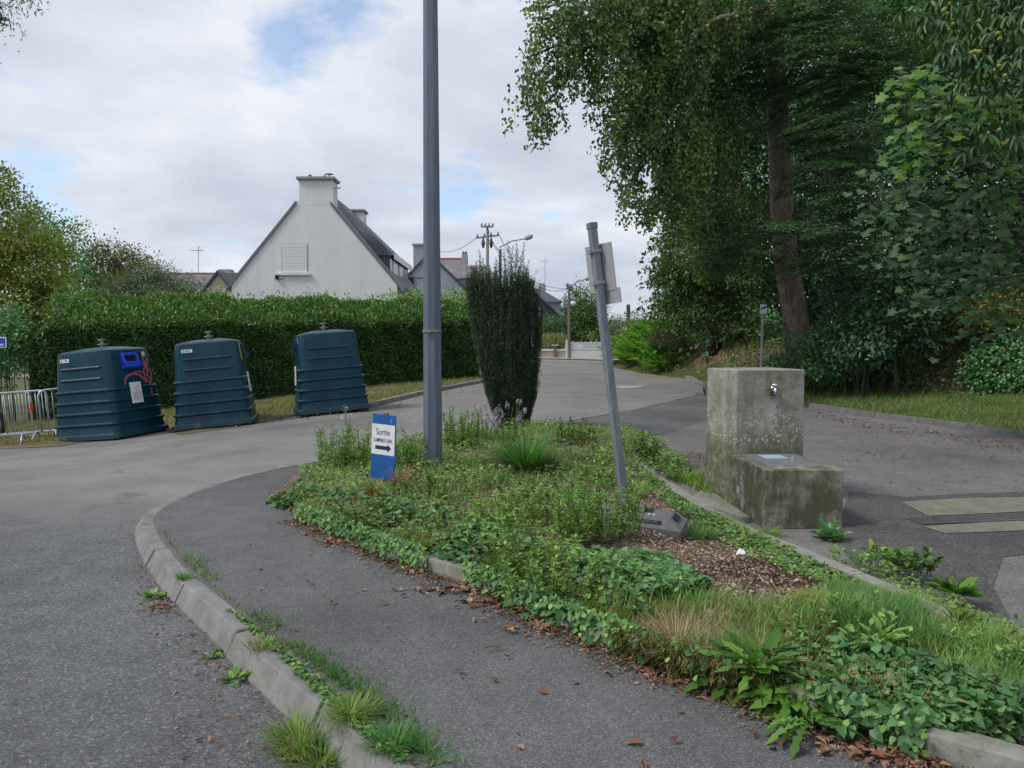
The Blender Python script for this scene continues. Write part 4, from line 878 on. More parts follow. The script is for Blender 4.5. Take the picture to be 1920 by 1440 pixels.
# poles and street lamps
m_pc = simple('pole_concrete', (.34, .34, .32), (.25, .25, .24), 5, .85); m_pw = simple('pole_wood', (.20, .185, .165), (.12, .11, .10), 5, .9)
def upole(label, px, pt, Y, r, mat, arms=(), lamp=None):
    b = at(px, 700, Y); tp = at(px, pt, Y); z0 = float(Hr(b.x, Y)) ; t = thing('utility_pole', label, 'utility pole', (b.x, Y, z0)); m = MB(); m.tube([(b.x, Y, z0), (tp.x, Y, tp.z)], [r * 1.3, r], 8); m.build('shaft', mat, t)
    for (x0, z0_, x1, z1_) in arms:
        a, c = at(x0, z0_, Y), at(x1, z1_, Y); m = MB(); m.tube([a, c], .06, 6)
        for k in (0.05, .35, .65, .95): q = a.lerp(c, k); m.lathe([(.05, q.z + .06), (.07, q.z + .12), (.04, q.z + .24)], (q.x, Y, 0), 8)
        m.build('crossarm', m_metal, t)
    if lamp:
        s, e, l = lamp; a, c, d = at(*s, Y), at(*e, Y), at(*l, Y); m = MB(); m.tube([a, (a + c) / 2 + Vector((0, 0, .12)), c], .035, 6); arm = m.build('lamp_arm', m_metal, t)
        m = MB(); m.tube([c, c.lerp(d, .2), c.lerp(d, .8), d], [.05, .14, .15, .06], 8); m.build('lamp_head', simple('lamp_grey', (.45, .46, .47)), arm, sm=True)
    return t
t = upole('concrete utility pole with two crossarms behind the yew', 914, 432, 50, .10, m_pc, ((902, 425, 925, 425), (893, 446, 936, 441)))
m = MB(); q = at(914, 440, 50); m.tube([q, at(914, 424, 50)], .07, 6)
for x in (906, 921): a = at(x, 462, 50); m.lathe([(.06, a.z - .1), (.13, a.z + .2), (.05, a.z + .55)], (a.x, 50, 0), 8)
m.build('insulators', simple('insulator', (.10, .09, .10), rough=.4), t)
upole('wooden pole with street lamp arm behind the yew', 938, 467, 44, .085, m_pw, (), ((936, 464), (983, 448), (999, 442)))
upole('slim wooden utility pole with lamp before the roadside tree', 1067, 537, 44.6, .075, m_pw, ((1057, 565, 1079, 565), (1057, 573, 1076, 573), (1062, 538, 1074, 542)), ((1067, 540), (1097, 524), (1106, 520)))
t = upole('distant slim pole with crossarm beyond the bracken bank', 1178, 571, 80, .2, simple('dark_pole', (.06, .075, .07)), ((1170, 588, 1196, 586),))
p = at(1075, 569, 44.5); m = MB(); m.lathe([(.10, -.1), (.16, .0), (.12, .12)], (p.x, 44.45, p.z), 10); o = m.build('white_lantern', m_white); 
setp(o, 'small white lantern under the crossarm of the slim street pole', 'lantern')
wires = [((914, 446, 50), (1067, 541, 44.6), .9), ((936, 441, 50), (1067, 541, 44.6), 1.3), ((893, 446, 50), (820, 470, 60), .4), ((914, 425, 50), (938, 470, 44), .3), ((1067, 541, 44.6), (1178, 590, 80), .5), ((1067, 541, 44.6), (1010, 600, 64), .3), ((1178, 586, 80), (1245, 540, 70), .3)]
for i, (a, b, sag) in enumerate(wires):
    a, b = at(*a), at(*b); m = MB(); m.tube([a.lerp(b, k / 12) - Vector((0, 0, sag * 4 * (k / 12) * (1 - k / 12))) for k in range(13)], .018, 4); o = m.build('overhead_wire', m_blk)
    lb = ['overhead cable sagging from the concrete pole crossarm to the slim street pole', 'lower overhead cable sagging toward the slim street pole', 'overhead wire running left from the concrete pole', 'short wire between the concrete pole and the lamp pole', 'overhead wire from the slim street pole to the distant pole', 'service wire dropping from the slim pole to the slate hung house', 'overhead wire from the distant pole into the trees'][i]
    setp(o, lb, 'cable', 'overhead wires up the street')
# ================================================================ VEGETATION
def unit(n):
    v = rng.normal(size=(n, 3)); return v / np.linalg.norm(v, axis=1, keepdims=True)
UP = np.array([0, 0, 1.0])
L_beech = leafmat('beech_leaves', (0.029, 0.070, 0.027), (0.081, 0.153, 0.048), (0.213, 0.298, 0.082), .5, .22)
L_yellow = leafmat('yellowing_leaves', (0.045, 0.060, 0.012), (0.100, 0.125, 0.022), (0.200, 0.190, 0.035), .55, .25)
L_dark = leafmat('dark_leaves', (0.022, 0.070, 0.034), (0.057, 0.146, 0.064), (0.133, 0.280, 0.106), .5, .18)
L_dark2 = leafmat('holly_leaves', (0.025, 0.074, 0.039), (0.062, 0.146, 0.074), (0.140, 0.254, 0.112), .45, .15)
L_chest = leafmat('chestnut_leaves', (0.022, 0.060, 0.024), (0.047, 0.113, 0.037), (0.106, 0.198, 0.060), .42, .25)
L_maple = leafmat('maple_leaves', (.035, .10, .016), (.07, .18, .025), (.12, .26, .04), .45, .3)
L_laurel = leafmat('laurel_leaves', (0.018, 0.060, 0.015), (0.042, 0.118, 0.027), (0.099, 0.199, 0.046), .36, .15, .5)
L_laurelt = leafmat('laurel_toplit_leaves', (0.046, 0.115, 0.023), (0.098, 0.218, 0.040), (0.172, 0.310, 0.069), .4, .2, .5)  # hedge top: light from above put into lighter greens than the sides
L_yewb = leafmat('yew_tips', (.03, .05, .02), (.06, .09, .035), (.12, .12, .05), .6, .1, cl=2.5)
L_yew = leafmat('yew_needles', (0.017, 0.038, 0.024), (0.033, 0.065, 0.038), (0.072, 0.111, 0.061), .6, .08, cl=2.5)
L_ivy = leafmat('ivy_leaves', (0.024, 0.077, 0.025), (0.063, 0.163, 0.050), (0.143, 0.283, 0.101), .45, .18, cl=3)
L_ivy2 = leafmat('pale_ivy_leaves', (0.034, 0.084, 0.022), (0.084, 0.179, 0.039), (0.179, 0.302, 0.067), .5, .2, cl=3)  # lighter, yellower green than the plain ivy
L_weed = leafmat('weed_leaves', (0.079, 0.160, 0.036), (0.160, 0.302, 0.071), (0.302, 0.481, 0.141), .5, .3, cl=3)
L_weedy = leafmat('yellow_weed', (.10, .13, .02), (.18, .22, .035), (.28, .30, .06), .5, .3, cl=3)
L_grass = leafmat('grass_blades', (0.077, 0.156, 0.027), (0.156, 0.278, 0.052), (0.295, 0.398, 0.104), .55, .3, cl=2.5)
L_gdark = leafmat('deep_green_blades', (0.038, 0.114, 0.023), (0.076, 0.205, 0.046), (0.152, 0.304, 0.091), .5, .3, cl=2.5)
L_dry = leafmat('dry_grass', (0.144, 0.120, 0.054), (0.288, 0.228, 0.120), (0.480, 0.396, 0.240), .7, .2, cl=4)
L_olive = leafmat('olive_grass', (0.086, 0.115, 0.029), (0.187, 0.216, 0.065), (0.346, 0.317, 0.130), .6, .25, cl=3)
L_dead = leafmat('dead_leaves', (0.072, 0.032, 0.018), (0.180, 0.081, 0.045), (0.342, 0.216, 0.135), .75, .1, cl=6)
L_grey = leafmat('willow_leaves', (0.062, 0.100, 0.050), (0.125, 0.175, 0.100), (0.225, 0.275, 0.163), .55, .2)
L_dand = leafmat('dandelion_leaves', (.04, .11, .015), (.085, .20, .03), (.15, .30, .05), .42, .3, cl=3)
L_brack = leafmat('bracken_fronds', (0.077, 0.187, 0.022), (0.154, 0.330, 0.044), (0.242, 0.440, 0.077), .6, .3, cl=1.2)
L_pink = leafmat('lilac_petals', (.30, .20, .40), (.45, .34, .55), (.62, .52, .68), .6, .3)
L_rust = leafmat('rusty_stems', (.14, .05, .02), (.24, .10, .04), (.30, .18, .06), .7, .15)
m_stem = simple('green_stems', (.06, .10, .03), (.10, .09, .04), 6, .7)
m_bark = None
def mk_bark(name, a, b, ivy=0.0):
    t = NT(name); n = t.noise(1.8, 9, .7, t.map((7, 7, 1.1)), .4); c = t.ramp(n, [(.3, tuple(x * .45 for x in a)), (.5, a), (.72, b)])
    c = t.mix(t.ramp(t.noise(1.3, 5), [(.5, 0), (.68, .6)]), c, (.07, .085, .035)); t.bump(n, .05); return t.fin(c, .95)
m_bark = mk_bark('bark', (.105, .085, .068), (.20, .165, .13)); m_barkd = mk_bark('dark_bark', (.05, .042, .035), (.09, .075, .06))
class Acc:
    def __init__(s): s.P = []; s.A = []; s.N = []; s.L = []; s.W = []; s.R = []
    def add(s, P, A, N, L, W, r=None):
        n = len(P); s.P.append(P); s.A.append(A); s.N.append(N); s.L.append(np.broadcast_to(np.asarray(L, float), (n,))); s.W.append(np.broadcast_to(np.asarray(W, float), (n,))); s.R.append(rng.random(n) if r is None else np.broadcast_to(r, (n,)))
    def build(s, name, mat, parent=None, shape='oval', bend=1.0):
        c = np.concatenate; return leaves(name, c(s.P), c(s.A), c(s.N), c(s.L), c(s.W), mat, parent, shape, c(s.R), bend)
def ell(n, c, r, shell=.45):
    u = unit(n); k = (shell + (1 - shell) * rng.random(n)) ** (1 / 2.0); return np.array(c) + u * k[:, None] * np.array(r), u
def C(px, py, Y, rx, ry, rd, mode='ball', cov=1.0): # cluster measured on the photo, at real distance Y
    p = at(px, py, Y); k = Y / F; return (np.array(p), np.array((rx * k, rd, ry * k)), mode, cov)
def fill(acc, cl, L, W, cov):
    c, r, mode, cm = cl; area = math.pi * r[0] * r[2] * .75 + math.pi * r[0] * r[1] * .3; n = max(20, int(cov * cm * area / (L * W * .55))); n = min(int(n * 1.45), 60000)
    if mode == 'ball':
        ns = max(6, n // 60); S, su = ell(ns, c, r, .35); k = rng.integers(0, ns, n); sr = max(L * 1.8, float(np.min(r)) * .20)
        P = S[k] + rng.normal(size=(n, 3)) * sr * np.array([1, 1, .7]); U = P - c; U /= np.linalg.norm(U, axis=1, keepdims=True) + 1e-9
        A = U * .7 + unit(n) * .9 + np.array([0, 0, -.25]); N = UP * .9 + U * .5 + unit(n) * .7; rr = np.clip(rng.random(ns)[k] * .6 + rng.random(n) * .4, 0, 1)
        acc.add(P, A, N, L * rng.uniform(.7, 1.2, n), W * rng.uniform(.7, 1.2, n), rr)
    elif mode == 'droop':
        per = 42; ns = max(5, n // per); S, su = ell(ns, c, r * np.array([.9, .9, .8]), .2); S[:, 2] += r[2] * .25
        ln = rng.uniform(.35, 1.0, ns) * min(1.3, r[2] * .9 + .3); k = np.repeat(np.arange(ns), per); t = rng.random(len(k)) ** .9
        dx = rng.normal(size=(ns, 2)) * .16; P = S[k].copy(); P[:, 2] -= t * ln[k]; P[:, :2] += dx[k] * (t * ln[k])[:, None]; P += rng.normal(size=P.shape) * (.05 + .07 * (1 - t))[:, None]
        A = unit(len(k)) * .8 + np.array([0, 0, -.75]); N = unit(len(k)) + UP * .35
        acc.add(P, A, N, L * rng.uniform(.7, 1.2, len(k)), W * rng.uniform(.7, 1.2, len(k)), np.clip(rng.random(ns)[k] * .5 + rng.random(len(k)) * .5, 0, 1))
    elif mode == 'layer': # flat beech fans reaching out and drooping at the tip
        per = 90; ns = max(4, n // per); S, su = ell(ns, c, r, .1); an = rng.normal(R(215), .8, ns); D = np.stack([np.cos(an), np.sin(an), rng.uniform(-.25, .05, ns)], 1); Sd = np.stack([-np.sin(an), np.cos(an), np.zeros(ns)], 1)
        k = np.repeat(np.arange(ns), per); t = rng.random(len(k)) ** .8; s = rng.uniform(-1, 1, len(k)); ln = rng.uniform(.7, 1.5, ns)[k] * min(1, r[0]); wd = .42 * np.sin(np.pi * np.clip(t, .05, .95)) + .05
        P = S[k] + D[k] * (t * ln)[:, None] + Sd[k] * (s * wd * ln)[:, None]; P[:, 2] -= .22 * ln * t * t; P += rng.normal(size=P.shape) * .018
        A = D[k] + Sd[k] * s[:, None] * .9 + unit(len(k)) * .25; N = UP + unit(len(k)) * .28
        acc.add(P, A, N, L * rng.uniform(.75, 1.2, len(k)), W * rng.uniform(.75, 1.2, len(k)), np.clip(rng.random(ns)[k] * .5 + rng.random(len(k)) * .5, 0, 1))
def trunkmesh(m, base, top, r0, r1, wob=.12, n=10):
    base = Vector(base); top = Vector(top); P = []; Rr = []
    for i in range(n + 1):
        k = i / n; P.append(base.lerp(top, k) + Vector((random.uniform(-1, 1), random.uniform(-1, 1), 0)) * wob * math.sin(math.pi * k)); Rr.append(r0 + (r1 - r0) * k + r0 * .5 * max(0, .12 - k) / .12)
    m.tube(P, Rr, 14); return P
def tree(name, label, base, top, r0, clusters, L, W, mat, shape='rhomb', cov=2.4, bark=None, group=None, cat='tree', limbs=True, r1=None, bend=1):
    t = thing(name, label, cat, base, group=group); m = MB(); P = trunkmesh(m, base, top, r0, r1 or r0 * .35)
    if limbs:
        for cl in clusters:
            c = Vector(cl[0]); q = min(P, key=lambda p: (p - c).length + abs(p.z + .8 - c.z) * .5); d = (c - q).length; rr = min(r0 * .32, .02 + d * .010)
            m.tube([q, q.lerp(c, .3) + Vector((0, 0, .14 * d)), q.lerp(c, .7) + Vector((0, 0, .13 * d)), c], [rr, rr * .7, rr * .45, rr * .2], 6)
            for _ in range(2):
                e = c + Vector([random.uniform(-.8, .8) * k for k in cl[1]]); m.tube([q.lerp(c, .6) + Vector((0, 0, .06 * d)), c.lerp(e, .5) + Vector((0, 0, .1)), e], [rr * .4, rr * .25, .008], 5)
    m.build('trunk', bark or m_bark, t, sm=True)
    a = Acc()
    for cl in clusters: fill(a, cl, L, W, cov)
    a.build('crown', mat, t, shape, bend); return t
def gz(x, y): return float(Zg(x, y))
def basept(px, Y): p = at(px, 600, Y); return (p.x, Y, gz(p.x, Y) - .1)
# ---- laurel hedge
def hedge():
    a = Vector((-10.3, 15.9, 0)); a2 = G(300, 773); b = G(905, 712); fr = [(-11.75, 18.9), (-11.2, 18.75), (a2.x, a2.y + .15), ((a2.x + b.x) / 2, (a2.y + b.y) / 2 + .25), (b.x - .15, b.y + .3)]
    L_ = densify(fr, .1); xs = np.array([p[0] for p in L_]); ys = np.array([p[1] for p in L_]); s = np.concatenate([[0], np.cumsum(np.hypot(np.diff(xs), np.diff(ys)))]); T = s[-1]
    t = thing('laurel_hedge', 'long clipped laurel hedge behind the teal containers', 'hedge', (a2.x, a2.y, 0)); wd = 1.5
    def fpos(u, w, h): # along, depth back, height fraction
        x = np.interp(u, s, xs); y = np.interp(u, s, ys); x2 = np.interp(u + .1, s, xs); y2 = np.interp(u + .1, s, ys); x1 = np.interp(u - .1, s, xs); y1 = np.interp(u - .1, s, ys)
        dx, dy = x2 - x1, y2 - y1; n = np.hypot(dx, dy) + 1e-9; nx, ny = -dy / n, dx / n
        X = x + nx * w; Y = y + ny * w; g = Hr(X, Y); top = np.interp(u / T, [0, .05, .12, .5, 1], [2.10, 2.44, 2.62, 2.62, 2.72]) + .05 * np.sin(u * 1.9) + .04 * np.sin(u * 4.3) - g
        return X, Y, g + h * top, nx, ny
    m = MB(); us = np.linspace(.15, T - .1, 40); V = []
    for w, h in ((.16, .02), (.12, .70), (.55, .86), (wd - .2, .94), (wd - .1, .02)):
        X, Y, Z, _, _ = fpos(us, np.full(40, w), np.full(40, h)); V.append(np.stack([X, Y, Z], 1))
    n = 40; flat = [tuple(v) for k in V for v in k]; m.add(flat, [(k * n + i, k * n + i + 1, (k + 1) * n + i + 1, (k + 1) * n + i) for k in range(4) for i in range(n - 1)] + [tuple(k * n for k in range(5)), tuple(k * n + n - 1 for k in range(5))]); m.build('dark_core', simple('hedge_inside', (.010, .016, .008)), t)  # added solid core, near black, blocks light through the hedge leaves
    N_ = 90000; acc = Acc(); u = rng.uniform(0, T, N_); h = rng.random(N_) ** .95 * .80; w = rng.uniform(-.02, .14, N_) + .05 * np.sin(u * 7 + h * 9)
    X, Y, Z, nx, ny = fpos(u, w, h); Nn = np.stack([-nx * .8, -ny * .8, np.full(N_, .55)], 1) + unit(N_) * .5; A = unit(N_) * .7 + np.stack([-nx * .35, -ny * .35, np.full(N_, .15)], 1)
    acc.add(np.stack([X, Y, Z], 1), A, Nn, rng.uniform(.08, .14, N_), rng.uniform(.034, .052, N_))
    for end in (0, T): # the two ends
        ne = 6000; h = rng.random(ne) * .97; w = rng.uniform(0, wd, ne); X, Y, Z, nx, ny = fpos(np.full(ne, end) + rng.uniform(-.08, .08, ne), w, h); sg = -1 if end == 0 else 1
        acc.add(np.stack([X, Y, Z], 1), unit(ne) * .7 + np.array([0, 0, .1]), np.stack([ny * sg, -nx * sg, np.full(ne, .5)], 1) + unit(ne) * .5, rng.uniform(.07, .12, ne), rng.uniform(.03, .045, ne))
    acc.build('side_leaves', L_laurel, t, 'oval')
    acc = Acc(); N_ = 52000; u = rng.uniform(0, T, N_); w = rng.uniform(.0, wd, N_); h = .765 + .27 * np.clip(w / 1.2, 0, 1) ** .75 + .015 * np.sin(u * 8 + w * 6) + rng.normal(0, .02, N_) + np.where(rng.random(N_) < .02, rng.uniform(0, .12, N_), 0)
    X, Y, Z, nx, ny = fpos(u, w, h); acc.add(np.stack([X, Y, Z], 1), unit(N_) * .6 + np.array([0, 0, .75]), np.stack([-nx * .5, -ny * .5, np.full(N_, .8)], 1) + unit(N_) * .7, rng.uniform(.08, .14, N_), rng.uniform(.03, .046, N_))
    for _ in range(60): # stray upright shoots
        u0 = rng.uniform(0, T); w0 = rng.uniform(.1, 1.2); k = 16; X, Y, Z, _, _ = fpos(np.full(k, u0), np.full(k, w0), np.full(k, .98)); hh = np.linspace(0, rng.uniform(.12, .38), k)
        acc.add(np.stack([X + rng.normal(0, .01, k), Y + rng.normal(0, .01, k), Z + hh], 1), unit(k) * .8 + np.array([0, 0, .7]), unit(k) + UP * .3, .09, .035)
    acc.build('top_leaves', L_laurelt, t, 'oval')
hedge()
# ---- yew
def yew():
    b = G(962, 800, Zb); Y = b.y; z0 = float(Zb(b.x, Y)) - .05; t = thing('columnar_yew', 'dark columnar yew shrub tapering to its foot in the planting bed', 'shrub', (b.x, Y, z0))
    k = Y / F; prof = [(808, 946, 984), (780, 930, 990), (740, 914, 1000), (690, 902, 1004), (640, 892, 1008), (600, 887, 1007), (560, 883, 1000), (538, 882, 992), (522, 890, 980)]
    zs = np.array([at(960, p, Y).z for p, _, _ in prof]); x0 = np.array([at(a, 700, Y).x for _, a, _ in prof]); x1 = np.array([at(c, 700, Y).x for _, _, c in prof])
    m = MB(); V = []; n = 20
    for i in range(len(zs) - 1):
        cx = (x0[i] + x1[i]) / 2; rr = (x1[i] - x0[i]) / 2 * .78; V += [(cx + rr * math.cos(a) * (1 + .12 * math.sin(a * 5 + i)), Y + rr * .95 * math.sin(a), zs[i] - .03) for a in np.linspace(0, 2 * math.pi, n, endpoint=False)]
    L = len(zs) - 1; m.add(V, [(i * n + q, i * n + (q + 1) % n, (i + 1) * n + (q + 1) % n, (i + 1) * n + q) for i in range(L - 1) for q in range(n)] + [tuple(range(n))[::-1], tuple((L - 1) * n + q for q in range(n))]); m.build('dark_core', simple('yew_inside', (.007, .009, .006)), t)  # added closed core behind the sprigs, interior shade put into its colour
    m = MB()
    for j in range(7): a = j * .9; m.tube([(b.x + .03 * math.cos(a), Y + .03 * math.sin(a), z0), (b.x + .15 * math.cos(a), Y + .15 * math.sin(a), z0 + .7)], [.03, .018], 6)
    m.build('trunk', m_barkd, t)
    acc = Acc(); ns = 3800; per = 26; u = rng.random(ns); z = zs[0] + (zs[-1] - zs[0]) * u ** .9; a = rng.uniform(0, 2 * math.pi, ns); cx = np.interp(z, zs, (x0 + x1) / 2); rr = np.interp(z, zs, (x1 - x0) / 2)
    lob = 1 + .10 * np.sin(a * 5 + z * 1.3) + .05 * np.sin(a * 11 + z * 4); q = rng.uniform(.8, 1.0, ns) * lob; S = np.stack([cx + rr * q * np.cos(a), Y + rr * q * np.sin(a) * .95, z - .1], 1); ln = rng.uniform(.14, .32, ns)
    def spikes(S, ln, per, dirr):
        kk = np.repeat(np.arange(len(S)), per); tt = np.tile(np.linspace(0, 1, per), len(S)); P = S[kk] + dirr[kk] * (tt * ln[kk])[:, None] + rng.normal(size=(len(kk), 3)) * .006
        A = dirr[kk] * .8 + unit(len(kk)) * .8; acc.add(P, A, unit(len(kk)) + UP * .2, .032 * rng.uniform(.7, 1.3, len(kk)), .0095, np.clip(rng.random(len(S))[kk] * .6 + rng.random(len(kk)) * .4, 0, 1))
    D = np.stack([np.cos(a) * .22, np.sin(a) * .22, np.ones(ns)], 1) + rng.normal(size=(ns, 3)) * .06; spikes(S, ln, per, D)
    # ragged spires on top, measured heights
    for px, pt in ((886, 505), (893, 498), (901, 478), (905, 492), (912, 508), (920, 505), (930, 494), (938, 488), (948, 478), (955, 462), (960, 470), (968, 468), (974, 480), (979, 472), (990, 500), (996, 535), (1003, 560)):
        zt = at(960, pt, Y).z; x = at(px, 700, Y).x; nn = 7; zb = np.linspace(zs[6] if px < 985 else zs[5], zt - .18, nn); S = np.stack([x + rng.normal(0, .012, nn), np.full(nn, Y - rng.uniform(-.2, .3)) + rng.normal(0, .01, nn), zb], 1); spikes(S, np.full(nn, (zt - zb[0]) / nn + .16), 40, np.tile([0, 0, 1.0], (nn, 1)) + rng.normal(size=(nn, 3)) * .04)
    acc.build('foliage', L_yew, t, 'rhomb')
    acc = Acc(); ns = 700; u = rng.random(ns); z = zs[0] + (zs[-1] - zs[0]) * u; a = rng.uniform(0, 2 * math.pi, ns); cx = np.interp(z, zs, (x0 + x1) / 2); rr = np.interp(z, zs, (x1 - x0) / 2); lob = 1 + .10 * np.sin(a * 5 + z * 1.3)
    S = np.stack([cx + rr * lob * np.cos(a), Y + rr * lob * np.sin(a) * .95, z - .05], 1); spikes(S, rng.uniform(.05, .12, ns), 10, np.stack([np.cos(a) * .3, np.sin(a) * .3, np.ones(ns)], 1) + rng.normal(size=(ns, 3)) * .1); acc.build('young_tips', L_yewb, t, 'rhomb')
yew()
# ---- woodland on the right bank
def wood():
    B = basept
    # big drooping beech that hangs over the road
    b = B(1400, 30); top = at(1330, -260, 19)
    dr = [C(1000, 150, 15.5, 46, 95, .7, 'droop', .32), (C(1040, 60, 15.8, 50, 60, .8, 'droop', .4)), C(1085, 95, 16, 60, 85, .9, 'droop', .42), C(1130, 20, 16, 90, 70, 1.2, 'droop', .6), C(1030, 190, 15.6, 30, 65, .5, 'droop', .3),
          C(1155, 150, 16, 50, 110, 1.0, 'droop', .62), C(1150, 270, 16, 35, 60, .7, 'droop', .4), C(1205, 230, 16.5, 45, 120, 1, 'droop', .8), C(1190, 340, 16.3, 22, 70, .5, 'droop', .5), C(1250, 120, 17, 80, 150, 1.3, 'droop', 1.0),
          C(1280, 330, 17, 55, 130, 1.1, 'droop', 1.0), C(1215, 390, 16.6, 22, 40, .5, 'droop', .5), C(1230, 0, 17, 110, 90, 1.5, 'droop', .9), C(1335, 60, 18, 75, 130, 1.5, 'droop', .8), C(1340, 260, 18.5, 50, 120, 1.2, 'droop', 1.0), C(1010, 20, 15.8, 30, 30, .5, 'droop', .4), C(1330, 430, 18.5, 60, 80, 1.2, 'droop', 1)]
    tree('drooping_beech', 'large beech with long drooping leafy branches reaching out over the street', b, top, .24, dr, .085, .058, L_beech, 'oval', 3.6)
    # main bare trunk with layered fans
    base = at(1500, 672, 19.6); mid = at(1466, 380, 19.0)
    t = thing('tall_beech', 'tall beech with thick bare brown trunk and layered green branches', 'tree', base); m = MB()
    pts = [(1512, 690), (1497, 640), (1489, 580), (1476, 500), (1468, 420), (1464, 340), (1461, 260), (1457, 180), (1450, 60), (1446, -120)]; k = 19.4 / F
    path = [at(x, y, 19.4) for x, y in pts]; m.tube(path, [31 * k, 26 * k, 23 * k, 22 * k, 21 * k, 20.5 * k, 20 * k, 19 * k, 15 * k, 9 * k], 18)
    ly = [C(1400, 475, 17.8, 85, 30, 1.0, 'layer', .7), C(1510, 425, 17.4, 100, 22, 1.0, 'layer', .8), C(1600, 470, 17.2, 110, 45, 1.2, 'layer', 1.0), C(1560, 330, 17.5, 80, 30, 1.0, 'layer', .8), C(1660, 370, 17.0, 90, 45, 1.1, 'layer', .9), C(1540, 235, 17.7, 80, 28, 1.0, 'layer', .8),
          C(1640, 250, 17.5, 90, 50, 1.2, 'layer', .9), C(1600, 150, 18, 110, 55, 1.3, 'layer', .9), C(1520, 110, 18, 80, 60, 1.2, 'layer', 1.0), C(1680, 90, 18, 100, 70, 1.2, 'layer', .9), C(1560, 20, 18.5, 130, 40, 1.5, 'layer', .9), C(1400, 140, 18.8, 70, 90, 1.2, 'layer', 1), C(1420, 30, 19, 80, 60, 1.3, 'layer', .9), C(1440, 200, 18.6, 40, 60, .6, 'ball', .5)]
    for cl in ly:
        c = Vector(cl[0]); q = min(path, key=lambda p: (p - c).length); m.tube([q, q.lerp(c, .5) + Vector((0, 0, .25)), c], [.07, .045, .015], 6)
        for _ in range(4): e = c + Vector([random.uniform(-.9, .9) * z for z in cl[1]]); m.tube([q.lerp(c, .5) + Vector((0, 0, .25)), c.lerp(e, .6) + Vector((0, 0, .1)), e], [.03, .018, .006], 5)
    pb = [at(x, y, 16.4) for x, y in ((1352, 32), (1330, 42), (1305, 62), (1292, 82), (1285, 105), (1262, 118), (1245, 130))]; m.tube([at(1440, 15, 18.5)] + pb, [.06, .045, .04, .035, .03, .028, .02, .01], 7); m.tube([pb[4], at(1290, 112, 16.4)], [.03, .02], 6); m.tube([pb[1], at(1300, 38, 16.2)], [.02, .01], 5)
    m.build('trunk', mk_bark('beech_bark', (.24, .19, .155), (.40, .33, .27)), t, sm=True); a = Acc()
    for cl in ly: fill(a, cl, .085, .055, 2.8)
    a.build('crown', leafmat('layered_leaves', (.036, .088, .056), (.088, .172, .10), (.20, .31, .15), .45, .22), t, 'oval')
    # ivy growing up the trunks
    def ivyon(path, rr, n, lo, par_t, Lf=.09):
        P0 = np.array([tuple(p) for p in path]); kk = np.interp(rng.random(n), [0, 1], [0, lo]); ii = kk * (len(P0) - 1); x = np.stack([np.interp(ii, np.arange(len(P0)), P0[:, j]) for j in range(3)], 1)
        an = rng.uniform(0, 2 * math.pi, n); rad = rr * (1.0 + .5 * rng.random(n)); U = np.stack([np.cos(an), np.sin(an), np.zeros(n)], 1); P = x + U * rad[:, None]; return leaves('ivy', P, unit(n) * .5 + np.array([0, 0, -.6]) + U * .2, U + UP * .3 + unit(n) * .3, Lf, Lf * .9, L_dark2, par_t, 'heart')
    ivyon([p + Vector((.45, .25, 0)) for p in path[:6]], .30, 2600, .9, t)
    # other trees behind, each a thing
    tree('ivy_clad_tree', 'ivy covered tree trunk standing right behind the tall bare trunk', B(1585, 22.5), at(1570, 120, 22), .28, [C(1560, 300, 21.5, 90, 60, 1.5), C(1640, 200, 22, 80, 90, 1.5), C(1540, 80, 22, 110, 90, 2), C(1590, 540, 20.9, 42, 90, .45, 'ball', 1.6), C(1585, 430, 21, 36, 60, .4, 'ball', 1.4), C(1520, 560, 20.2, 38, 60, .5, 'ball', 1.2)], .10, .075, L_dark2, 'oval', 1.8, m_barkd)
    tree('leafy_tree', 'bushy green tree at the wood edge just left of the bare trunk', B(1340, 28), at(1330, 300, 27), .18, [C(1285, 470, 21.5, 60, 70, 1.2, 'ball', 1.0), C(1262, 545, 22, 34, 60, 1.0, 'ball', 1.1), C(1330, 500, 21.5, 60, 90, 1.2, 'ball', 1.1), C(1310, 580, 21.5, 70, 45, 1.0, 'ball', 1.1), C(1390, 540, 21, 60, 70, 1.0, 'ball', 1.0), C(1400, 430, 21.5, 60, 80, 1.2, 'ball', 1.0), C(1250, 490, 22, 22, 35, .6, 'ball', .7), C(1240, 590, 22.5, 26, 25, .6, 'ball', .6)], .10, .06, leafmat('edge_leaves', (.018, .045, .012), (.045, .095, .024), (.11, .17, .04), .5, .25), 'oval', 1.8, m_barkd)
    grp = 'trees standing deeper in the wood'
    spots = [(1300, 34, 'dark tree at the left end of the wood behind the leafy edge tree'), (1410, 32, 'dark tree in the shade just left behind the bare trunk'), (1540, 29, 'dark tree in the shade between the bare and the ivy covered trunk'), (1680, 27, 'dark tree in the shade right of the ivy covered trunk'), (1800, 23, 'dark tree behind the brambles toward the right edge'), (1915, 21, 'dark tree deep in the wood at the right edge')]
    for i, (px, Y, lb) in enumerate(spots):
        cls = [C(px + 10, 20, Y - 1, 100, 80, 1.6), C(px - 10, 240, Y - 1, 90, 90, 1.6), C(px, 120, Y, 130, 130, 2.2), C(px - 40, 330, Y, 110, 120, 2.2), C(px + 50, 440, Y, 95, 90, 2.0), C(px - 20, 560, Y + .5, 90, 70, 1.8), C(px, -60, Y, 120, 90, 2.2)]
        if px < 1330: cls = [C(px + 60, 200, Y, 60, 110, 2), C(px + 20, 400, Y, 50, 90, 2), C(px, 540, Y, 62, 60, 1.5)]
        tree('dark_tree', lb, B(px, Y), at(px + 5, 0, Y), .15, cls, .15, .10, L_dark, 'rhomb', 1.7, m_barkd, grp)
    # deep wood that reads as one mass
    a = Acc()
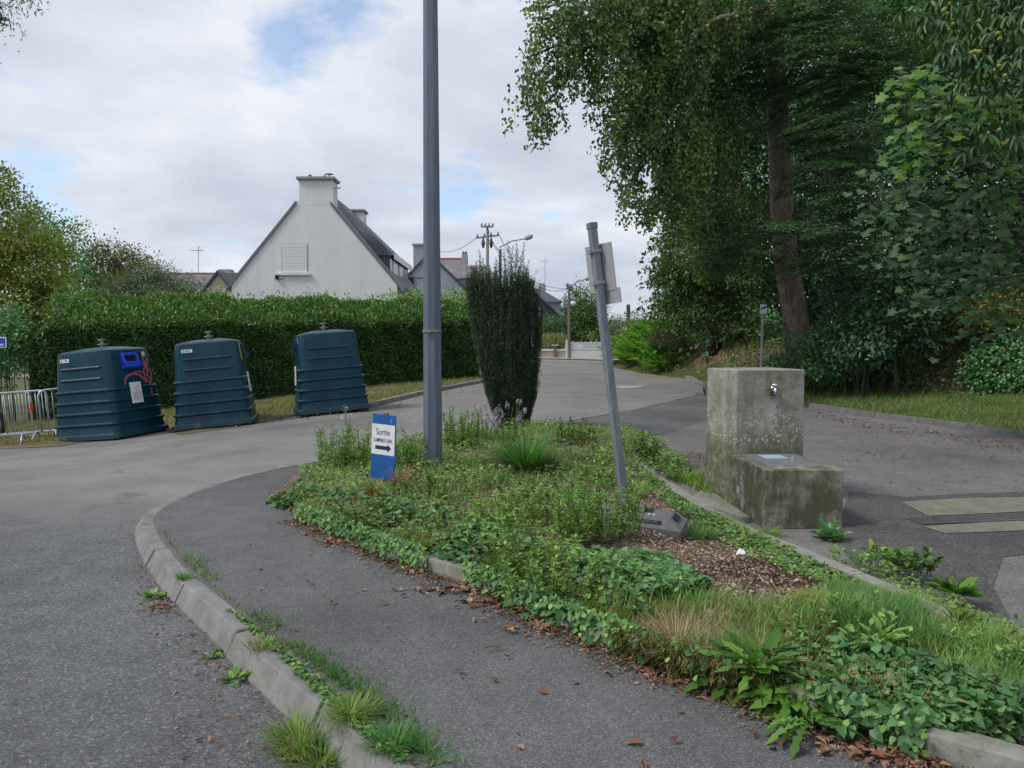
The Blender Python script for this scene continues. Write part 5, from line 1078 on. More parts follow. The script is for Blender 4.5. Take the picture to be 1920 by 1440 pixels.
    for px in range(1290, 2300, 70):
        for py in (-50, 90, 230, 370, 500, 600):
            if (px, py) in ((1500, 90), (1570, 90), (1360, 90), (1640, 230)): continue
            fill(a, C(px + rng.uniform(-20, 20), py, 31 + rng.uniform(-2, 3), 62, 85, 1.5, 'ball', 1.0), .26, .18, 2.2)
    for px in range(1960, 2700, 120):
        for py in (100, 300, 500, 640): fill(a, C(px, py, 24, 90, 110, 2), .26, .18, 2.2)
    o = a.build('deep_woodland', L_dark, None, 'rhomb'); setp(o, kind='stuff')
wood()
def nearright():
    # sweet chestnut branch and maple branches entering from the right edge
    base = (9.6, 10.5, float(Zg(9.6, 10.5)) - .1)
    t = thing('sweet_chestnut', 'sweet chestnut with long narrow leaves and yellow green burrs at top right', 'tree', base); m = MB(); P = trunkmesh(m, base, (9.2, 10.2, 10), .28, .15)
    a = Acc(); Y = 8.6; brs = [((1990, -40), (1800, -20), (1735, 40)), ((1990, 0), (1850, 10), (1770, 60)), ((2000, 60), (1880, 60), (1800, 110)), ((2000, 120), (1900, 110), (1830, 150)), ((2000, -60), (1880, -60), (1790, -30)), ((2000, 180), (1930, 170), (1880, 200)), ((2000, 230), (1920, 250), (1850, 270)), ((2000, 30), (1900, 20), (1860, 70)), ((2000, -20), (1930, -10), (1900, 40))]
    for k, br in enumerate(brs):
        yy = Y + rng.uniform(-.7, .9); p = [at(x, y, yy + (x - 1800) * .003) for x, y in br]; q = min(P, key=lambda s: (s - p[0]).length); m.tube([q, q.lerp(p[0], .5) + Vector((0, 0, .2)), p[0], p[1], p[2]], [.05, .035, .02, .012, .005], 6)
        for j in range(26):
            c = p[0].lerp(p[1], rng.random()) if rng.random() < .45 else p[1].lerp(p[2], rng.random()); n = 7; c = np.array(c) + rng.normal(size=3) * np.array([.14, .18, .10]); an = np.linspace(0, 2 * math.pi, n) + rng.random(); A = np.stack([np.cos(an) * .7, np.sin(an) * .7, np.full(n, -.75)], 1) + unit(n) * .2
            a.add(np.tile(c, (n, 1)), A, UP + unit(n) * .35 - A * .1, rng.uniform(.13, .19, n), rng.uniform(.036, .048, n))
        for j in range(2 if k < 7 else 0):
            c = p[1].lerp(p[2], rng.uniform(.1, 1)) + Vector((0, -.12, -.05)); 
            for h in range(3):
                cc = c + Vector(rng.normal(size=3) * .03); burr = MB(); burr.lathe([(.004, -.024), (.020, -.014), (.026, 0), (.020, .014), (.004, .024)], cc, 8); burr.build('burr', simple('burr_green', (.22, .26, .04), (.30, .32, .06), 30, .9, 0, .01, 150), t, sm=True)
    m.build('trunk', m_barkd, t, sm=True); a.build('crown', L_chest, t, 'lance', 1.2)
    base = (8.6, 11.5, float(Zg(8.6, 11.5)) - .1); t = thing('sycamore', 'sycamore with broad lobed bright and dark green leaves at the right edge', 'tree', base); m = MB(); P = trunkmesh(m, base, (9.4, 11.6, 8), .2, .1); a = Acc(); d = Acc()
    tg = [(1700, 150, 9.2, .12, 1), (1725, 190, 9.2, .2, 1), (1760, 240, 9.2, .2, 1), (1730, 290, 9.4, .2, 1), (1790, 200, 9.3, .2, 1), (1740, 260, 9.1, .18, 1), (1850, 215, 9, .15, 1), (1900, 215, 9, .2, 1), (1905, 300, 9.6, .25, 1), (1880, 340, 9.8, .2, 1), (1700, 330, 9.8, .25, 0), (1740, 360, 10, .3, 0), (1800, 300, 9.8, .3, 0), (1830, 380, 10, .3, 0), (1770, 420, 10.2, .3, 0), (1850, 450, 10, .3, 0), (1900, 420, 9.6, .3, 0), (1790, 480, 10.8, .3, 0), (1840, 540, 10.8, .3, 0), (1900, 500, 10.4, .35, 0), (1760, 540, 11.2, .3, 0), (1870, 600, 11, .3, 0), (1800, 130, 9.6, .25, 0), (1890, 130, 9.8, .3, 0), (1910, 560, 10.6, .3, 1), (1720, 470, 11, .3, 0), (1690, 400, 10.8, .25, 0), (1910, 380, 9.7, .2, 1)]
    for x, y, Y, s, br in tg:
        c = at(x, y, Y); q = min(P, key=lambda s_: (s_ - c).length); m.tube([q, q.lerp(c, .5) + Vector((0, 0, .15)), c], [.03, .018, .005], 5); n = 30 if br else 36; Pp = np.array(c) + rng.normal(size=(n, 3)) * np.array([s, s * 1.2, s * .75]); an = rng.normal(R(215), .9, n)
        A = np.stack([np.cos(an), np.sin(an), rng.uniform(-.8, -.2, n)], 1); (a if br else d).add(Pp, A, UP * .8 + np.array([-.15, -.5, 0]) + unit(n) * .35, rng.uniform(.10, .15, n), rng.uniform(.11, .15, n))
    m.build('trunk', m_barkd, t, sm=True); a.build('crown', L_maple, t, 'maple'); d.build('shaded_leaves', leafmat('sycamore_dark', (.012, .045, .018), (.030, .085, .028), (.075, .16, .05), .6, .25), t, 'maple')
nearright()
def shrub(name, label, clusters, L, W, mat, shape='oval', cov=2.0, group=None, cat='shrub', stems=True):
    cov = cov * 1.15; c0 = clusters[0][0]; z = gz(c0[0], c0[1]); t = thing(name, label, cat, (c0[0], c0[1], z), group=group); a = Acc()
    for cl in clusters: fill(a, cl, L, W, cov)
    o = a.build('foliage', mat, t, shape)
    if stems:
        m = MB()
        for cl in clusters:
            for _ in range(4):
                c = Vector(cl[0]) + Vector([random.uniform(-.6, .6) * k for k in cl[1]]); b = Vector((c.x * .5 + cl[0][0] * .5, c.y * .5 + cl[0][1] * .5 + .05, gz(cl[0][0], cl[0][1]) - .05)); m.tube([b, b.lerp(c, .5) + Vector((random.uniform(-.1, .1), 0, .05)), c], [.018, .012, .005], 5)
        m.build('stems', m_barkd, t)
    return t
L_bram = leafmat('bramble_leaves', (0.037, 0.124, 0.054), (0.088, 0.232, 0.091), (0.202, 0.378, 0.134), .45, .18)
L_bram2 = leafmat('olive_bramble', (0.059, 0.106, 0.031), (0.126, 0.194, 0.059), (0.291, 0.310, 0.098), .55, .2)
def bank():
    shrub('bramble_bush', 'dark glossy bramble bush at the foot of the bare trunk', [C(1540, 660, 17.9, 60, 50, .7), C(1600, 640, 17.5, 60, 50, .7), C(1560, 688, 18.6, 70, 24, .5), C(1480, 690, 19.2, 60, 22, .5), C(1455, 650, 19.4, 30, 40, .4, 'ball', .6)], .09, .06, L_bram, 'oval', 1.7)
    shrub('laurel_bush', 'dark broad leaved bush right of the ivy covered trunk', [C(1640, 570, 17.4, 75, 60, .8), C(1700, 600, 16.8, 70, 50, .7), C(1620, 640, 17.0, 60, 50, .6), C(1730, 540, 17.2, 60, 50, .7)], .12, .06, L_dark2, 'oval', 1.8)
    shrub('bramble_thicket', 'tangled bramble thicket on the bank behind the right lawn', [C(1700, 665, 18.4, 80, 45, .7), C(1780, 630, 18, 80, 55, .8), C(1760, 690, 17.4, 80, 26, .5), C(1650, 695, 18.6, 70, 22, .5)], .08, .055, L_bram2, 'oval', 1.7)
    shrub('right_bramble', 'green bramble mass spilling onto the lawn at the right edge', [C(1860, 685, 16.4, 70, 40, .6), C(1910, 650, 16.4, 70, 60, .8), C(1890, 712, 16, 70, 24, .4), C(1970, 690, 15.5, 80, 60, .8)], .075, .055, L_bram, 'oval', 1.8)
    shrub('bramble_skirt', 'low bramble stems and leaves spilling onto the back of the lawn', [C(1500, 704, 20, 44, 16, .4), C(1570, 706, 19.4, 50, 18, .4), C(1650, 716, 18.6, 50, 18, .4), C(1735, 726, 17.8, 50, 18, .4), C(1820, 736, 17, 50, 20, .4), C(1900, 744, 16.4, 50, 20, .4)], .075, .05, L_bram2, 'oval', 1.5, stems=False)
    shrub('yellowing_shrub', 'shrub with yellowing leaves above the brambles at the right', [C(1850, 590, 16.6, 70, 40, .7), C(1910, 570, 16.4, 50, 40, .7), C(1800, 610, 17, 45, 28, .5)], .075, .05, leafmat('yellowing_shrub', (.05, .075, .02), (.11, .13, .03), (.30, .22, .04), .55, .25), 'oval', 1.2)
    shrub('hazel_shrub', 'medium green shrub between the broad leaved bush and the sycamore', [C(1770, 570, 18.6, 70, 50, .8), C(1700, 510, 18.8, 70, 50, .8), C(1830, 520, 18.4, 80, 50, .8)], .10, .08, L_chest, 'heart', 1.2)
    shrub('dark_gorse', 'dark brown green scrub on the bank edge beside the bracken', [C(1262, 636, 29, 34, 20, .8), C(1235, 628, 30, 22, 16, .6)], .06, .03, leafmat('brown_scrub', (.03, .026, .015), (.06, .05, .025), (.10, .10, .04), .8, .1), 'rhomb', 1.8)
    shrub('fern_scrub', 'low green scrub on the earth bank left of the trunk', [C(1340, 628, 28, 60, 18, .5, 'ball', .5), C(1410, 622, 26, 50, 20, .5, 'ball', .6), C(1380, 690, 24.5, 60, 10, .3, 'ball', .4)], .09, .035, L_bram2, 'lance', 1.6)
    shrub('bank_undergrowth_bush', 'dark green undergrowth under the drooping branches on the bank top', [C(1300, 590, 29, 50, 30, 1), C(1360, 590, 28, 60, 30, 1), C(1430, 600, 26, 50, 30, .8), C(1400, 560, 27, 60, 30, 1)], .12, .07, L_bram, 'oval', 1.8)
    # bracken slope : arching fronds
    a = Acc(); n = 0
    poly = gpts([(1140, 690), (1230, 695), (1300, 700)])
    for _ in range(1500):
        px = rng.uniform(1125, 1252); Y = rng.uniform(27, 42); p = at(px, 640, Y)
        if not inpoly(np.array([p.x]), np.array([p.y]), WOOD)[0]: continue
        if float(dline(np.array([p.x]), np.array([p.y]), EDGE)[0]) < .5: continue
        z = gz(p.x, Y); an = rng.uniform(0, 6.28); el = rng.uniform(.5, 1.2); L = rng.uniform(1.0, 1.8); d = np.array([math.cos(an) * math.cos(el), math.sin(an) * math.cos(el), math.sin(el)]); k = 26; tt = np.linspace(.2, 1, k); P = np.array([p.x, Y, z])[None] + d[None] * (tt * L)[:, None]; P[:, 2] -= .35 * L * tt ** 2
        s = np.array([-math.sin(an), math.cos(an), 0]); w = .30 * L * (1.05 - tt)
        for sg in (-1, 1): a.add(P, np.tile(s * sg, (k, 1)) + d * .5 + unit(k) * .15, np.tile(UP, (k, 1)) + unit(k) * .3, w * 1.4 + .02, .06)
    o = a.build('bracken_bank', L_brack, None, 'rhomb'); o['kind'] = 'stuff'
bank()
# ---- gardens beyond
def far_green():
    tree('round_tree', 'dense bright green tree behind the white wall at the end of the street', (at(1100, 640, 52).x, 52, .8), at(1095, 570, 52), .25, [C(1095, 560, 52, 24, 26, .9), C(1082, 590, 51.5, 26, 26, 1), C(1108, 588, 52, 26, 30, 1), C(1095, 615, 51.5, 38, 24, 1.2), C(1075, 615, 51, 22, 20, .8)], .17, .10, leafmat('street_tree_leaves', (.03, .08, .02), (.07, .17, .04), (.13, .26, .06), .5, .2), 'rhomb', 4.5, cat='tree')
    shrub('round_bush', 'clipped green bush right of the yew beyond the stone wall', [C(1030, 605, 50, 22, 12, .8), C(1045, 610, 50, 16, 12, .8), C(1015, 612, 50, 14, 12, .8)], .12, .08, leafmat('bush_leaves', (.04, .09, .03), (.08, .16, .06), (.13, .23, .09), .5, .2), 'rhomb', 2)
    shrub('golden_conifer', 'small golden yellow conifer just right of the yew', [C(1008, 615, 49.5, 5, 14, .3), C(1009, 626, 49.5, 7, 12, .35)], .10, .05, leafmat('golden', (.30, .36, .02), (.45, .5, .03), (.6, .62, .05)), 'rhomb', 2.2)
    a = Acc(); n = 2600; x = rng.uniform(at(1002, 640, 46.6).x, at(1060, 640, 46.6).x, n); P = np.stack([x, 46.6 + rng.uniform(-.25, .25, n), rng.uniform(.9, 1.2, n)], 1); a.add(P, UP + rng.normal(size=(n, 3)) * .12, unit(n), rng.uniform(.5, 1.05, n), .05); o = a.build('reed_hedge', leafmat('reed_stems', (.13, .16, .05), (.26, .27, .10), (.42, .42, .20), .7, .2), None, 'rhomb'); setp(o, 'pale yellow green reed hedge standing above the stone wall', 'hedge')
    shrub('grey_shrub', 'pale grey green shrub with thin twigs beyond the bracken bank', [C(1170, 610, 60, 34, 16, 1.2), C(1195, 600, 62, 24, 14, 1.0, 'ball', .6), C(1150, 618, 58, 24, 14, 1)], .16, .08, L_grey, 'rhomb', 1.6)
    shrub('far_bushes', 'low dark green bushes beyond the white gate wall', [C(1125, 620, 60, 26, 14, 1), C(1150, 612, 66, 20, 14, 1), C(1110, 632, 50, 30, 8, .5, 'ball', .7)], .15, .09, L_bram2, 'rhomb', 1.6)
    shrub('garden_shrub', 'light green shrub showing over the hedge right of the tall pole', [C(850, 560, 27, 26, 16, .6), C(870, 572, 26.5, 20, 14, .6)], .12, .07, L_weed, 'oval', 1.5)
    shrub('variegated_shrub', 'yellow green shrub showing over the hedge left of the tall pole', [C(765, 556, 27, 32, 14, .6), C(735, 562, 27, 18, 10, .5)], .12, .07, L_weed, 'oval', 1.5)
    # left side
    tree('tall_left_tree', 'tall olive green tree at the left picture edge', (-16.3, 23, float(Hr(-16, 23))), at(-20, 330, 23), .3, [C(10, 420, 22.5, 40, 80, 1.2), C(40, 500, 22, 50, 70, 1.2), C(-30, 350, 23, 45, 60, 1.2, 'ball', .8), C(20, 570, 21.5, 60, 60, 1.2), C(5, 360, 23, 16, 30, .6, 'ball', .6), C(70, 560, 21.5, 40, 50, 1.0), C(-40, 480, 22, 50, 90, 1.4), C(0, 470, 21.5, 50, 60, 1), C(40, 440, 22, 30, 40, 1), C(60, 610, 20.5, 50, 40, .9), C(110, 590, 21.5, 40, 34, .8)], .11, .06, leafmat('olive_leaves', (.08, .11, .018), (.17, .21, .035), (.29, .32, .07), .5, .22), 'oval', 1.8)
    tree('yellow_green_tree', 'lighter yellow green tree beside the tall tree on the left', (-15.2, 26, float(Hr(-15.2, 26))), at(80, 470, 26), .18, [C(78, 470, 25, 36, 36, 1.0), C(95, 520, 25, 40, 40, 1.0), C(70, 560, 24.5, 40, 40, 1.0)], .11, .06, leafmat('yellowgreen_leaves', (.10, .15, .02), (.19, .27, .035), (.29, .38, .07), .5, .25), 'oval', 1.8)
    tree('dark_left_tree', 'darker bluish green tree behind the yellow green tree', (-17.2, 31, float(Hr(-17, 31))), at(110, 430, 31), .22, [C(75, 420, 31, 30, 26, 1.2, 'ball', .7), C(110, 450, 31, 40, 38, 1.2, 'ball', 1.2), C(60, 450, 30, 40, 40, 1.2), C(130, 500, 30, 34, 44, 1.2), C(40, 400, 31, 30, 30, 1.2, 'ball', .7), C(140, 550, 29.5, 30, 40, 1)], .14, .08, L_bram, 'rhomb', 1.9)
    tree('round_olive_tree', 'round olive coloured tree over the left part of the hedge', (at(215, 500, 34).x, 34, .1), at(215, 490, 34), .2, [C(218, 490, 34, 50, 34, 1.6, 'ball', 1.4), C(190, 515, 33.5, 36, 30, 1.2, 'ball', 1.3), C(242, 500, 34, 32, 36, 1.3, 'ball', 1.3), C(168, 470, 35, 16, 26, .6, 'ball', .35), C(215, 540, 33, 60, 30, 1.2)], .14, .08, leafmat('round_tree_leaves', (0.050, 0.070, 0.020), (0.120, 0.130, 0.040), (0.220, 0.210, 0.060), .55, .22), 'rhomb', 1.8)
    shrub('willow_shrub', 'broad grey green willow shrub behind the hedge before the cottage', [C(235, 545, 24, 46, 30, 1.0), C(300, 540, 24, 60, 28, 1.0), C(350, 548, 24, 40, 26, .9), C(290, 512, 24, 34, 18, .7, 'ball', .7), C(190, 568, 23.5, 40, 22, .8)], .10, .025, L_grey, 'lance', 1.5)
    shrub('dark_undergrowth', 'dark shaded bush at the left edge beside the hedge end', [C(15, 650, 19.2, 50, 50, .8), C(-20, 700, 18.6, 40, 30, .7), C(45, 620, 20, 40, 40, .8), C(-30, 600, 19, 50, 60, 1.0)], .10, .055, L_bram, 'oval', 1.8)
    tree('screen_tree', 'dark bushy tree closing the gap behind the hedge end at far left', (-14.6, 24.5, float(Hr(-14.6, 24.5))), at(60, 560, 24.5), .15, [C(60, 640, 25, 60, 50, 1.0), C(20, 610, 26, 60, 60, 1.0), C(110, 620, 25.5, 50, 50, 1.0), C(-30, 650, 26, 50, 70, 1)], .14, .09, L_dark, 'rhomb', 2.0, m_barkd)
    a = Acc()
    for px in range(-500, 1300, 60): fill(a, C(px, 640, 120 + rng.uniform(-8, 8), 55, 30, 5, 'ball', 1.0), .7, .5, 1.6)
    o = a.build('distant_woodland', L_bram2, None, 'rhomb'); o['kind'] = 'stuff'
far_green()

tree('overhanging_tree', 'twigs of a tree outside the frame hanging into the top left corner', (-11.5, 11.5, float(Hr(-11.5, 11.5)) - .1), (-11.2, 11.6, 8.5), .16, [C(38, -8, 11.5, 14, 20, .18, 'ball', .9), C(2, 28, 11.5, 8, 9, .12, 'ball', .8), C(16, 48, 11.5, 9, 13, .12, 'ball', .5), C(-60, -20, 11.5, 60, 50, .5, 'ball', .8), C(-150, 40, 11.5, 90, 90, .9, 'ball', .8)], .06, .018, L_dark, 'lance', 1.5, m_barkd)
# ================================================================ LOW PLANTS
def inreg(P, regs, Z=None): # photo outline -> is the spot inside
    x, y = proj(P); r = np.zeros(len(P), bool)
    for q in regs: r |= inpoly(x, y, q)
    return r
def scat(n, regs, zf=Zb, poly=None, notin=None):
    """n random spots on surface zf inside measured outlines"""
    out = []
    pts = [p for q in regs for p in [tuple(G(a, b, zf).xy) for a, b in q]]; a = np.array(pts); x0, y0 = a.min(0) - .05; x1, y1 = a.max(0) + .05; tot = 0
    for _ in range(400):
        x = rng.uniform(x0, x1, n); y = rng.uniform(y0, y1, n); z = zf(x, y); P = np.stack([x, y, z], 1); ok = inreg(P, regs)
        if poly is not None: ok &= inpoly(x, y, poly)
        if notin is not None: ok &= ~inreg(P, notin)
        out.append(P[ok]); tot += ok.sum()
        if tot >= n: break
    return np.concatenate(out)[:n]
MULCH = [[(1190, 905), (1235, 915), (1300, 955), (1345, 990), (1440, 1035), (1570, 1085), (1555, 1110), (1470, 1145), (1380, 1140), (1290, 1085), (1235, 1035), (1180, 1015)]]
BASEB = [[(1100, 945), (1215, 940), (1275, 1000), (1235, 1022), (1110, 1015)]]
def gcover(name, regs, n, L, mat, hmin, hmax, shape='heart', zf=Zb, notin=None, poly=None, patch=0.0, tilt=.45):
    P = scat(n, regs, zf, poly, notin); n = len(P)
    if patch: # leave gaps
        v = np.sin(P[:, 0] * 7.3 + 2 * np.sin(P[:, 1] * 5.1)) + np.sin(P[:, 1] * 9.1 + P[:, 0] * 3.3) + rng.normal(0, .5, n); P = P[v > patch]; n = len(P)
    hgt = hmin + (hmax - hmin) * rng.random(n) ** 1.3 * (.6 + .4 * np.sin(P[:, 0] * 5 + P[:, 1] * 4)); P[:, 2] += hgt
    A = unit(n); A[:, 2] *= .3; A[:, 1] -= .25; leaves_o = leaves(name, P, A, UP + unit(n) * tilt + np.array([-.05, -.25, 0]), L * rng.uniform(.55, 1.25, n), L * rng.uniform(.5, 1.1, n), mat, None, shape); leaves_o['kind'] = 'stuff'; return leaves_o
def grass(name, regs, n, L, W, mat, zf=Zb, notin=None, poly=None, patch=None, clump=.0, lean=.45):
    P = scat(n, regs, zf, poly, notin); n = len(P)
    if patch is not None:
        v = np.sin(P[:, 0] * 6.1 + 2 * np.sin(P[:, 1] * 4.3)) + np.sin(P[:, 1] * 7.7 + P[:, 0] * 2.3) + rng.normal(0, .5, n); P = P[v > patch]; n = len(P)
    if clump:
        k = max(3, int(n / 40)); ci = rng.integers(0, n, k); j = rng.integers(0, k, n); Pc = P[ci][j]; off = rng.normal(size=(n, 2)) * clump; Q = Pc.copy(); Q[:, :2] += off; P = Q; A = np.concatenate([off / clump * lean, np.ones((n, 1))], 1) + rng.normal(size=(n, 3)) * .12
    else: A = UP + rng.normal(size=(n, 3)) * lean
    A[:, 2] = np.abs(A[:, 2]) + .1; h = np.stack([A[:, 0], A[:, 1], np.zeros(n)], 1); h /= np.linalg.norm(h, axis=1, keepdims=True) + 1e-9
    N = UP * np.linalg.norm(A[:, :2], axis=1, keepdims=True) + -h * A[:, 2:3]; N = -N * -1
    o = leaves(name, P, A, N, L * rng.uniform(.5, 1.3, n), W, mat, None, 'blade2'); o['kind'] = 'stuff'; return o
# zones on the bed, outlines as measured
Z_ALL = [[(490, 945), (560, 865), (700, 830), (1000, 790), (1180, 805), (1250, 850), (1560, 1045), (1925, 1205), (1925, 1480), (1500, 1350), (1200, 1240), (900, 1110), (700, 1035)]]
FRONT = [[(490, 945), (560, 930), (700, 960), (850, 1000), (1000, 1060), (1150, 1120), (1240, 1190), (1235, 1235), (1060, 1175), (900, 1105), (800, 1068), (700, 1030), (600, 985)]]
MID = [[(560, 870), (700, 840), (1000, 795), (1180, 810), (1240, 860), (1210, 960), (1100, 1010), (1060, 1060), (850, 1000), (700, 960), (560, 930)]]
BR = [[(1480, 1270), (1580, 1240), (1700, 1265), (1925, 1330), (1925, 1400), (1700, 1385), (1590, 1345), (1500, 1310)], [(1350, 1250), (1500, 1255), (1560, 1330), (1380, 1315)]]
RS = [[(1200, 870), (1300, 950), (1430, 1010), (1560, 1065), (1650, 1105), (1640, 1125), (1540, 1095), (1400, 1045), (1300, 985), (1215, 920)]]
GRS = [[(1090, 1130), (1250, 1100), (1420, 1135), (1560, 1105), (1700, 1130), (1925, 1230), (1925, 1340), (1700, 1290), (1560, 1240), (1500, 1290), (1380, 1305), (1200, 1240), (1100, 1180)]]
TAN = [[(1170, 1190), (1260, 1150), (1380, 1180), (1360, 1260), (1300, 1300), (1190, 1240)]]
gcover('ivy_ground_cover', FRONT, 9000, .046, L_ivy, .02, .19, poly=BED, patch=-1.0, tilt=.7)
gcover('ivy_ground_cover', FRONT, 4500, .038, L_ivy2, .04, .20, poly=BED, patch=-.2, tilt=.8)
grass('bed_grass', FRONT, 9000, .13, .0045, L_grass, poly=BED, patch=.1)
def drape(n, ranges, L, mat, shape='heart'):
    P = alongk([p for p in FK if p[1] > 2], n * 4, .06, -.05, Zp); P[:, 2] += rng.uniform(.0, .15, len(P)); x, y = proj(P); ok = np.zeros(len(P), bool)
    for a, b, dn in ranges: ok |= (x > a) & (x < b) & (rng.random(len(P)) < dn)
    P = P[ok][:n]; n = len(P); A = unit(n) * .6 + np.array([-.4, -.6, -.5]); o = leaves('kerb_overhang', P, A, UP * .7 + np.array([-.4, -.7, 0]) + unit(n) * .6, L * rng.uniform(.5, 1.2, n), L * rng.uniform(.5, 1.0, n) * (.05 if shape == 'lance' else 1), mat, None, shape); o['kind'] = 'stuff'
gcover('ivy_ground_cover', MID, 8500, .042, L_ivy2, .02, .16, poly=BED, patch=-.6, notin=BASEB)
gcover('small_leaf_cover', MID + FRONT, 9000, .028, L_weed, .02, .15, 'oval', poly=BED, patch=-.3, notin=BASEB + MULCH)
gcover('ivy_ground_cover', BR, 5200, .038, L_ivy, .02, .15, poly=BED, tilt=.9)
gcover('ivy_ground_cover', RS, 4200, .030, L_ivy2, .01, .06, poly=BED)
gcover('small_leaf_cover', GRS, 5000, .026, L_ivy2, .01, .06, 'oval', poly=BED, patch=.2)
gcover('ivy_ground_cover', [[(1200, 1040), (1290, 1060), (1330, 1110), (1230, 1150), (1090, 1110), (1050, 1060)]], 3000, .046, L_ivy, .02, .15, poly=BED, notin=MULCH)
grass('bed_grass', GRS, 20000, .10, .0042, L_grass, poly=BED, notin=MULCH, patch=-.4)
grass('dry_grass', GRS, 7000, .10, .0032, L_dry, poly=BED, notin=MULCH, lean=.9, patch=.2)
grass('bed_grass', GRS, 15000, .075, .0035, L_olive, poly=BED, notin=MULCH)
grass('dry_grass', TAN + [[(1330, 1150), (1480, 1160), (1560, 1220), (1420, 1230)]], 9000, .10, .003, L_dry, poly=BED, lean=.8)
grass('bed_grass', MID + FRONT, 16000, .15, .0045, L_weed, poly=BED, patch=.0, notin=BASEB + MULCH)
grass('bed_grass', MID, 7000, .15, .004, L_olive, poly=BED, patch=.3, notin=BASEB)
for reg, n, L in (([(1600, 1140), (1720, 1160), (1780, 1240), (1600, 1230), (1560, 1170)], 4200, .16), ([(1720, 1290), (1925, 1290), (1925, 1345), (1760, 1330)], 2600, .12), ([(1290, 992), (1340, 1000), (1345, 1015), (1290, 1015)], 700, .09), ([(1550, 1110), (1640, 1120), (1650, 1150), (1570, 1150)], 1500, .11)):
    grass('lush_grass', [reg], n, L, .004, L_gdark, poly=BED)
# dead leaves and mulch chips
def litter(name, P, L, mat=L_dead):
    n = len(P); P = P.copy(); P[:, 2] += rng.uniform(.004, .022, n); A = unit(n); A[:, 2] *= .25; o = leaves(name, P, A, UP + unit(n) * .45, L * rng.uniform(.4, 1.3, n), L * rng.uniform(.3, .8, n), mat, None, 'oval', bend=1.8); o['kind'] = 'stuff'
def alongk(line, n, off, spread, zf, bias=1.0):
    L_ = densify(line, .05); a = np.array(L_); i = rng.integers(0, len(a) - 1, n); d = a[i + 1] - a[i]; d /= np.linalg.norm(d, axis=1, keepdims=True) + 1e-9; nn = np.stack([-d[:, 1], d[:, 0]], 1); o = off + np.abs(rng.normal(size=n)) * spread * bias; x = a[i] + nn * o[:, None]; return np.stack([x[:, 0], x[:, 1], zf(x[:, 0], x[:, 1])], 1)
P = alongk([p for p in FK if p[1] > 2.2], 1700, -.01, -.06, Zp); x, y = proj(P); keep = (np.sin(x / 37) + np.sin(x / 17.0) + rng.normal(0, .6, len(x))) > -.2; litter('dead_leaf_litter', P[keep], .034)
L_chip = leafmat('fine_litter', (.05, .03, .022), (.14, .085, .06), (.34, .24, .17), .9, .05, cl=6)
P = alongk([p for p in FK if p[1] > 2.2], 6000, .0, -.10, Zp); litter('dead_leaf_litter', P, .016, L_chip)
drape(1700, [(520, 790, .6), (880, 1240, .6), (1280, 1420, .2), (1540, 1730, .8)], .045, L_ivy)
drape(2600, [(520, 800, .8), (870, 1400, .6), (1500, 1740, .6)], .03, L_weed, 'oval')
drape(1500, [(1180, 1400, 1)], .09, L_dry, 'lance')
drape(3600, [(1150, 1450, 1)], .08, L_olive, 'lance')
litter('dead_leaf_litter', scat(2600, MULCH, Zb), .030, leafmat('bark_chips', (.08, .05, .036), (.22, .15, .11), (.46, .36, .27), .9, .05, cl=5))
litter('dead_leaf_litter', scat(1500, MULCH, Zb), .02, L_dry)
litter('dead_leaf_litter', scat(1200, MID + FRONT, Zb, BED), .035)
litter('dead_leaf_litter', scat(260, [[(340, 1440), (640, 1440), (270, 1000), (250, 1100)]], lambda x, y: Hr(x, y) + .004), .022)
P = alongk(KOUT, 900, .02, .05, Hr, 1); P = P[(proj(P)[1] > 1060)]; litter('dead_leaf_litter', P, .022)
litter('dead_leaf_litter', scat(380, [[(1520, 772), (1640, 792), (1920, 832), (1925, 850), (1640, 806), (1520, 782)]], lambda x, y: Hr(x, y) + .02), .045)
litter('dead_leaf_litter', scat(150, [[(260, 1000), (700, 1050), (1400, 1330), (1500, 1440), (700, 1440), (420, 1150)]], Zp), .016)
litter('dead_leaf_litter', scat(220, [[(1520, 800), (1920, 850), (1925, 930), (1600, 920)]], lambda x, y: Hr(x, y) + .02), .03)
litter('dead_leaf_litter', scat(500, [[(0, 842), (300, 812), (480, 800), (700, 770), (880, 735), (880, 725), (500, 778), (0, 825)]], lambda x, y: Hr(x, y) + .03), .05)
# grass along the inner edge of the near kerb and in the gutter
def kerbgrass(n, pr, off, L, mat, zf=Zp, sp=.035):
    P = alongk(KOUT, n * 6, -off, -sp, zf); x, y = proj(P); ok = np.zeros(len(P), bool)
    for a, b, dens in pr: ok |= (y > a) & (y < b) & (rng.random(len(P)) < dens)
    P = P[ok]; n = len(P); A = UP + rng.normal(size=(n, 3)) * .55; A[:, 2] = abs(A[:, 2]) + .1; o = leaves('kerb_grass', P, A, unit(n) + UP * .4, L * rng.uniform(.5, 1.3, n), .004, mat, None, 'blade2'); o['kind'] = 'stuff'
kerbgrass(4200, [(1150, 1185, .4), (1210, 1300, .8), (1300, 1360, 1.0), (1370, 1440, .9), (1040, 1090, .25)], .19, .065, L_gdark, sp=.05)
kerbgrass(1300, [(1000, 1440, .35)], .178, .035, L_olive, sp=.02)
gcover('small_leaf_cover', [[(425, 1145), (465, 1165), (665, 1330), (745, 1400), (775, 1440), (745, 1435), (590, 1300), (500, 1210)]], 900, .022, L_ivy2, .005, .03, 'oval', Zp)
